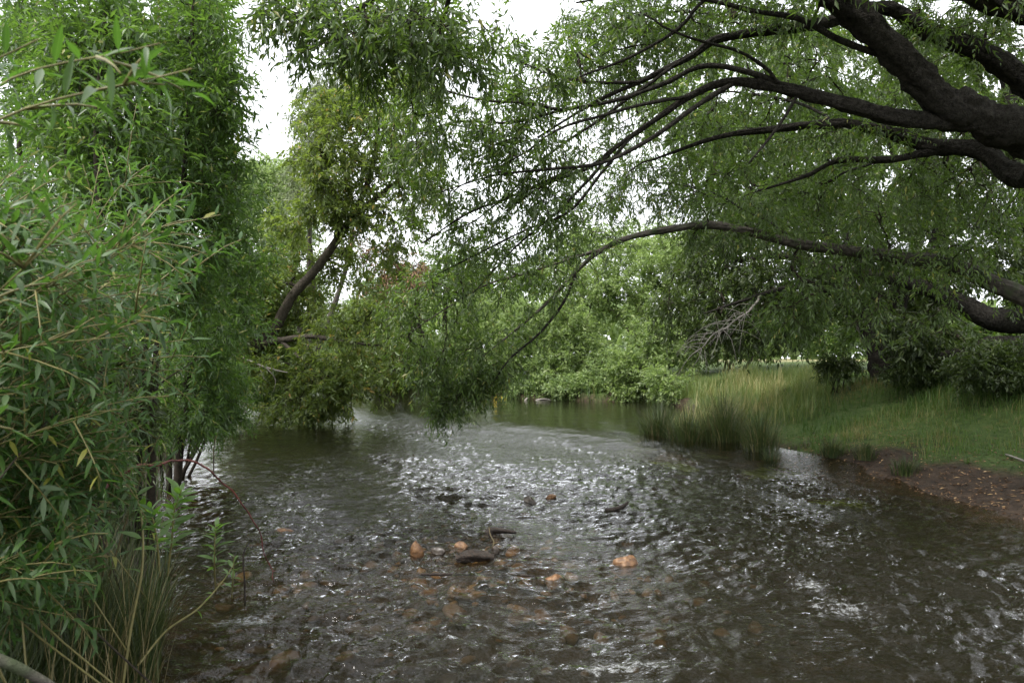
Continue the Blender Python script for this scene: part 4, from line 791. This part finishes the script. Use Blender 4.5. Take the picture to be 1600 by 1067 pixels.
put_stone('river_stone', 'small yellow stone by the white riffle upstream', 862, 776, 18, 8, 'orangestone', 206, group='stones breaking the surface', sink=.4)
put_stone('river_stone', 'dark wet stone beside the small yellow stone upstream', 828, 780, 26, 12, 'darkstone', 207, group='stones breaking the surface', sink=.6)
put_stone('river_stone', 'small dark stone right of the dark wood lump', 775, 863, 12, 10, 'darkstone', 208, group='stones breaking the surface', sink=.35)
put_stone('river_stone', 'low dark stone right of the upright orange stone', 686, 860, 24, 8, 'darkstone', 209, group='stones breaking the surface', sink=.45)
rg = np.random.default_rng(210); shapes = []
for i in range(8):
    V, F = stone_mesh(300 + i, .5 + .25 * rg.random(), 2); shapes.append(MB().add(V, F).mesh('cobble_shape', M['stone']))
cnt = 0
while cnt < 280:
    px = rg.normal(730, 190); py = rg.normal(865, 75)
    if not (300 < px < 1500 and 740 < py < 1075): continue
    q = WG(px, py); s = (.03 + .075 * rg.random() ** 1.8); bz = gz(q[0], q[1])
    if bz > -.04: continue
    o = bpy.data.objects.new('bed_cobble', shapes[rg.integers(0, 8)]); COL.objects.link(o)
    lift = (.6 + .5 * math.exp(-((px - 760) / 160) ** 2 - ((py - 870) / 70) ** 2))
    o.location = (q[0], q[1], min(bz + s * .3 * lift + .09 * (lift - .6), -.3 * s * .6 + .012)); o.rotation_euler = (rg.normal() * .2, rg.normal() * .2, rg.random() * 6.28)
    o.scale = (s, s * (.75 + .4 * rg.random()), s * (.6 + .4 * rg.random())); cnt += 1
    tag(o, 'brown cobble lying under water on the bed of the shallow riffle', 'stone', 'cobbles on the riffle bed')
gv = MB(); V0, F0 = stone_mesh(400, .6, 1); n = 2200
x = rg.uniform(-4.5, 5.5, n); y = rg.uniform(2.2, 13, n); k = sdist(x, y) < -.1; x, y = x[k], y[k]; n = len(x); s = .012 + .03 * rg.random(n) ** 2; a = rg.random(n) * 6.28
Vr = np.stack([V0[None, :, 0] * np.cos(a)[:, None] - V0[None, :, 1] * np.sin(a)[:, None], V0[None, :, 0] * np.sin(a)[:, None] + V0[None, :, 1] * np.cos(a)[:, None], np.repeat(V0[None, :, 2], n, 0)], -1) * s[:, None, None] + np.stack([x, y, ground(x, y) + s * .2], -1)[:, None]
gv.add(Vr.reshape(-1, 3), (F0[None] + (np.arange(n) * len(V0))[:, None, None]).reshape(-1, 3)); tag(gv.build('bed_gravel', M['stone']), 'small gravel on the river bed', 'gravel', kind='stuff')

def stick(name, label, pts, rad, mat, cat='stick', sides=8, rough=.15, n=None, group=None, subs=()):
    C, r = limb(pts, rad, n=n or 20); b = C[0]
    if not subs: return tag(MB().add(*tubes(C, r, sides, rough)).build(name, M[mat], loc=b), label, cat, group)
    root = thing(name, b, label, cat, group); MB().add(*tubes(C, r, sides, rough)).build('stem', M[mat], root)
    for nm, p2, r2, m2 in subs:
        C2, rr2 = limb(p2, r2, n=10); MB().add(*tubes(C2, rr2, 6, rough * .5)).build(nm, M[m2], root)
    return root
def dw_(py): return CAMH * FPX / (py - HZ)
stick('driftwood', 'dark wet wood lump lying in the stony shallows', [(713, 873, dw_(874)), (730, 869, dw_(874)), (750, 869, dw_(874)), (772, 871, dw_(874))], [.03, .042, .036, .018], 'wetwood', 'driftwood', 16, .55, n=36)
stick('driftwood', 'dark jagged wood snag sticking up above the wood lump', [(762, 834, dw_(838)), (768, 828, dw_(838)), (785, 829, dw_(838)), (806, 832, dw_(836))], [.045, .032, .024, .010], 'wetwood', 'driftwood', 14, .55, n=36)
stick('twig', 'thin bent straw coloured twig caught on the wood lump', [(764, 823, 5.9), (766, 835, 5.85), (772, 848, 5.8), (764, 858, 5.7), (750, 866, 5.62), (733, 875, 5.55)], [.004, .004, .005, .005, .005, .004], 'dry', 'twig', 6, .1)
stick('stick', 'long thin dark stick lying level across the shallows', [(658, 897, dw_(898)), (710, 897, dw_(898)), (760, 898, dw_(898)), (835, 899, dw_(900))], [.010, .010, .009, .006], 'wetwood', 'stick', 7, .2)
stick('stick', 'dark forked stick poking from the riffle towards the right bank', [(945, 797, dw_(800)), (962, 795, dw_(800)), (975, 790, dw_(800)), (982, 783, dw_(800))], [.022, .022, .02, .008], 'wetwood', 'stick', 8, .25)
stick('stick', 'short dark stick lying on the grassy right bank', [hit(1207, 628) + UP * .03, hit(1216, 623) + UP * .07, hit(1228, 618) + UP * .16], [.035, .04, .03], 'bark', 'stick', 8, .25)
stick('fallen_branch', 'brown broken branch in the bottom left corner', [(-60, 1010, 1.7), (10, 1035, 1.75), (60, 1060, 1.8), (110, 1090, 1.85)], [.016, .014, .012, .008], 'greybark', 'branch', 10, .15)
stick('fallen_branch', 'pale dead stick on the right bank earth at the frame edge', [hit(1572, 712) + UP * .02, hit(1590, 720) + UP * .03, hit(1625, 732) + UP * .02], [.012, .012, .01], 'deadwood', 'stick', 7, .2)
# arching bramble cane with thorns
C, r = limb([(130, 800, 2.9), (165, 762, 2.95), (205, 732, 3.0), (258, 721, 3.1), (310, 731, 3.2), (350, 753, 3.3), (385, 790, 3.4), (408, 845, 3.5), (428, 910, 3.55)], [.0056, .0054, .0052, .005, .0046, .0042, .0037, .003, .002], n=60, wob=.05)
root = thing('bramble_cane', C[0], 'red brown thorny cane arching from the left bank down towards the water', 'bramble'); MB().add(*tubes(C, r, 8, .08)).build('stem', M['cane'], root)
for i in range(3, 58, 3):
    t = norm(C[i + 1] - C[i]); o_ = norm(np.cross(t, rdir(1)[0])); q = np.stack([C[i] + o_ * r[i] * .7, C[i] + o_ * (r[i] + .006), C[i] + o_ * (r[i] + .011) - t * .004])
    MB().add(*tubes(q, np.array([.0022, .0012, .0003]), 5)).build('thorn', M['cane'], root)
stick('dead_weed', 'thin dark hooked stem standing in the water under the bramble cane', [(383, 945, dw_(945)), (382, 905, 4.4), (380, 870, 4.4), (386, 852, 4.4), (396, 842, 4.4)], [.006, .0055, .005, .004, .002], 'wetwood', 'stem', 6, .15)
stick('dead_weed', 'fine dark upright stem with leaves above the bramble arch', [(334, 745, 5.2), (334, 710, 5.2), (336, 680, 5.2)], [.005, .004, .002], 'twig', 'stem', 5, .1)
def herb(label, pts, rad, nl, L, mat, seed, name='riverside_herb', stemmat='shoot', group='green weeds at the left water edge', t0=.25):
    rg = np.random.default_rng(seed); C, r = limb(pts, rad, n=30); root = thing(name, C[0], label, 'plant', group); MB().add(*tubes(C, r, 6, .05)).build('stem', M[stemmat], root)
    for i in range(nl):
        f = t0 + (1 - t0) * i / max(1, nl - 1); j = min(28, int(f * 29)); t = norm(C[j + 1] - C[j]); a = i * 2.4; s = norm(np.cross(t, A3(.3, 1, .2))); u = np.cross(s, t)
        d = norm(s * math.cos(a) + u * math.sin(a) + t * (.35 + .5 * f)); b = MB(); le = L * (.7 + .5 * rg.random()) * (1 - .45 * abs(f - .55))
        leaves(b, C[j][None], d[None], norm(UP + .3 * rg.normal(size=3))[None], np.array([le]), np.array([le * .13]), np.array([.25]), .3, 3, np.array([.6 + .4 * rg.random()])); b.build('leaf', M[mat], root)
M['herb'] = leafmat('herb_leaf', (.07, .15, .02), (.10, .21, .03), (.14, .27, .04), (.22, .46, .04), .4, .4, (.11, .18, .06), (.15, .22, .06))
herb('leafy green weed standing in the water below the bramble cane', [(337, 925, dw_(925)), (335, 880, 4.6), (336, 840, 4.6), (337, 822, 4.6)], [.006, .005, .004, .002], 26, .13, 'herb', 231)
herb('shorter green weed just right of the leafy one in the water', [(362, 935, dw_(935)), (364, 900, 4.5), (366, 868, 4.5)], [.005, .004, .002], 14, .09, 'herb', 232)
herb('bushy green weed with many leaves under the start of the cane', [(262, 900, 3.9), (268, 850, 3.9), (272, 800, 3.9), (284, 765, 3.9)], [.006, .005, .004, .002], 40, .15, 'herb', 233)
herb('branching green weed leaning left of the bushy one', [(250, 900, 3.7), (246, 850, 3.7), (240, 815, 3.7), (232, 795, 3.7)], [.006, .005, .004, .002], 26, .13, 'herb', 234)
herb('long arching yellow green stem rising from the bottom left bank', [(190, 1085, 2.6), (205, 980, 2.65), (222, 890, 2.7), (222, 820, 2.75), (212, 770, 2.8), (200, 745, 2.8), (160, 725, 2.8), (115, 700, 2.8)], [.0055, .0052, .005, .0045, .004, .0036, .003, .002], 16, .11, 'herb', 235, t0=.3)
herb('small leafy sprig above the bramble arch against the water', [(334, 735, 5.3), (334, 700, 5.3), (340, 676, 5.3)], [.005, .004, .002], 18, .11, 'near', 236)
herb('low drooping yellow stem curving over the water near the bank', [(215, 1040, 3.1), (260, 985, 3.3), (310, 950, 3.6), (350, 905, 3.9), (366, 880, 4.0)], [.006, .005, .005, .004, .002], 8, .07, 'herb', 237, t0=.5)
# dry grass stalks on the left bank
rg = np.random.default_rng(240)
dm = MB(); n = 150; bx = rg.uniform(60, 235, n); bd = rg.uniform(2.5, 3.4, n); P = np.array([gbase(a, b) for a, b in zip(bx, bd)]); blades(dm, P, .35 + .75 * rg.random(n), np.full(n, .0028), .35, rg, None, 4)
tag(dm.build('dry_grass', M['dry']), 'dry straw grass stalks standing along the left water edge', 'grass', kind='stuff')
gm2 = MB(); n = 9000; bx = rg.uniform(-40, 250, n); bd = rg.uniform(2.2, 3.8, n); P = np.array([[(a - 800) / FPX * b, b, 0] for a, b in zip(bx, bd)]); P[:, 2] = ground(P[:, 0], P[:, 1]); P = P[P[:, 2] > -.03]
blades(gm2, P, .2 + .5 * rg.random(len(P)), np.full(len(P), .003), .5, rg, None, 4)
tag(gm2.build('rank_grass', M['rush']), 'dark green grass at the foot of the near willow shrubs', 'grass', kind='stuff')
for i, (lab, pts) in enumerate([('tall straw stalk leaning right out of the left bank grass', [(160, 900, 2.9), (178, 760, 2.9), (205, 640, 2.9), (248, 620, 2.95)]), ('straight straw stalk pointing up left of the leaning one', [(150, 880, 2.9), (168, 720, 2.9), (190, 620, 2.9), (205, 575, 2.9)]), ('bent straw stalk ending beside the bramble arch', [(170, 900, 3.0), (205, 790, 3.0), (230, 720, 3.0), (250, 678, 3.0)])]):
    stick('straw_stalk', lab, pts, [.004, .0035, .003, .0015], 'dry', 'grass stalk', 5, 0, group='single straw stalks')
# grey dead branch hanging from the dark tree over the right slope
rg = np.random.default_rng(250); DD = TB[1] - .5
C0, r0_ = limb([W(1188, 462, DD), W(1168, 486, DD - .3), W(1140, 508, DD - .6), W(1108, 526, DD - .8), W(1084, 552, DD - .9)], [.022, .019, .015, .010, .004], n=24, wob=.1)
root = thing('dead_branch', C0[0], 'bare grey dead branch hanging from the dark tree over the tall grass', 'dead branch'); MB().add(*tubes(C0, r0_, 7, .2)).build('stem', M['deadwood'], root)
for i in range(40):
    k = rg.integers(4, 23); s0 = C0[k]; dv = A3(-.45 + rg.normal() * .4, rg.normal() * .4, -.35 + rg.normal() * .3); ln_ = .3 + .45 * rg.random(); e = s0 + norm(dv) * ln_; m_ = (s0 + e) / 2 + UP * (.05 + .06 * rg.random()) + rg.normal(size=3) * .04
    c2 = spline([s0, m_, e - UP * .06], 7); MB().add(*tubes(c2, np.linspace(.007, .002, 7), 4, .1)).build('twig', M['deadwood'], root)
# driftwood roots at the far bank
for i, (lab, pts) in enumerate([('pale bare root curling at the foot of the far bank', [(828, 634, 22.9), (840, 625, 23), (856, 624, 23.1), (872, 629, 23.1)]), ('pale thin stick slanting into the water at the far bank', [(806, 638, 22.5), (816, 630, 22.9), (824, 622, 23.2)]), ('pale floating branch lying on the water by the rushes', [(975, 641, 21.2), (992, 641, 21.2), (1008, 640, 21.2)])]):
    stick('driftwood', lab, pts, [.03, .035, .03, .015][:len(pts)], 'deadwood', 'driftwood', 7, .2, group='pale driftwood at the far bank')
# dead grey twigs below the leaning trunk
for i, (lab, pts, subs) in enumerate([('bare grey dead bough hanging below the leaning trunk', [(380, 560, 16.6), (405, 570, 16.4), (430, 578, 16.2), (450, 582, 16)], [('twig', [(405, 570, 16.4), (412, 590, 16.3), (424, 600, 16.2)], [.016, .012, .006], 'deadwood'), ('twig', [(415, 573, 16.3), (430, 592, 16.2), (428, 610, 16.1)], [.014, .01, .005], 'deadwood')]),
        ('bare grey forked twig at the water edge under the leaning tree', [(384, 645, 16.8), (380, 630, 16.8), (376, 612, 16.8)], [('twig', [(381, 632, 16.8), (392, 622, 16.7), (398, 612, 16.6)], [.014, .01, .005], 'deadwood')])]):
    stick('dead_bough', lab, pts, [.03, .026, .02, .01][:len(pts)], 'deadwood', 'branch', 6, .15, subs=subs)
# yellow flower heads at the far water edge
for i, (lab, px, py) in enumerate([('pair of yellow flower heads at the far water edge, seen through willow tips', 712, 622), ('yellow flower cluster at the far water edge right of the willow tips', 783, 621)]):
    d = 25.0 if i == 0 else 24.2; b = W(px, py + 6, d); root = thing('yellow_flower', b, lab, 'flower', 'yellow flowers at the far bank'); rg = np.random.default_rng(260 + i)
    for k in range(2 if i == 0 else 4):
        c = W(px + (k - (.5 if i == 0 else 1.5)) * 6, py + rg.normal() * 2, d); sm = MB().add(*tubes(spline([b, (b + c) / 2, c], 5), np.full(5, .006), 5)).build('stalk', M['shoot'], root)
        pm = MB(); m = 9; a = np.arange(m) / m * 6.28; D = np.stack([np.cos(a), np.full(m, -.3), np.sin(a)], -1); leaves(pm, np.repeat(c[None], m, 0), D, np.tile(A3(0, -1, .2), (m, 1)), .075, .022, .1, .2, 2); pm.build('petal', M['flower'], root)
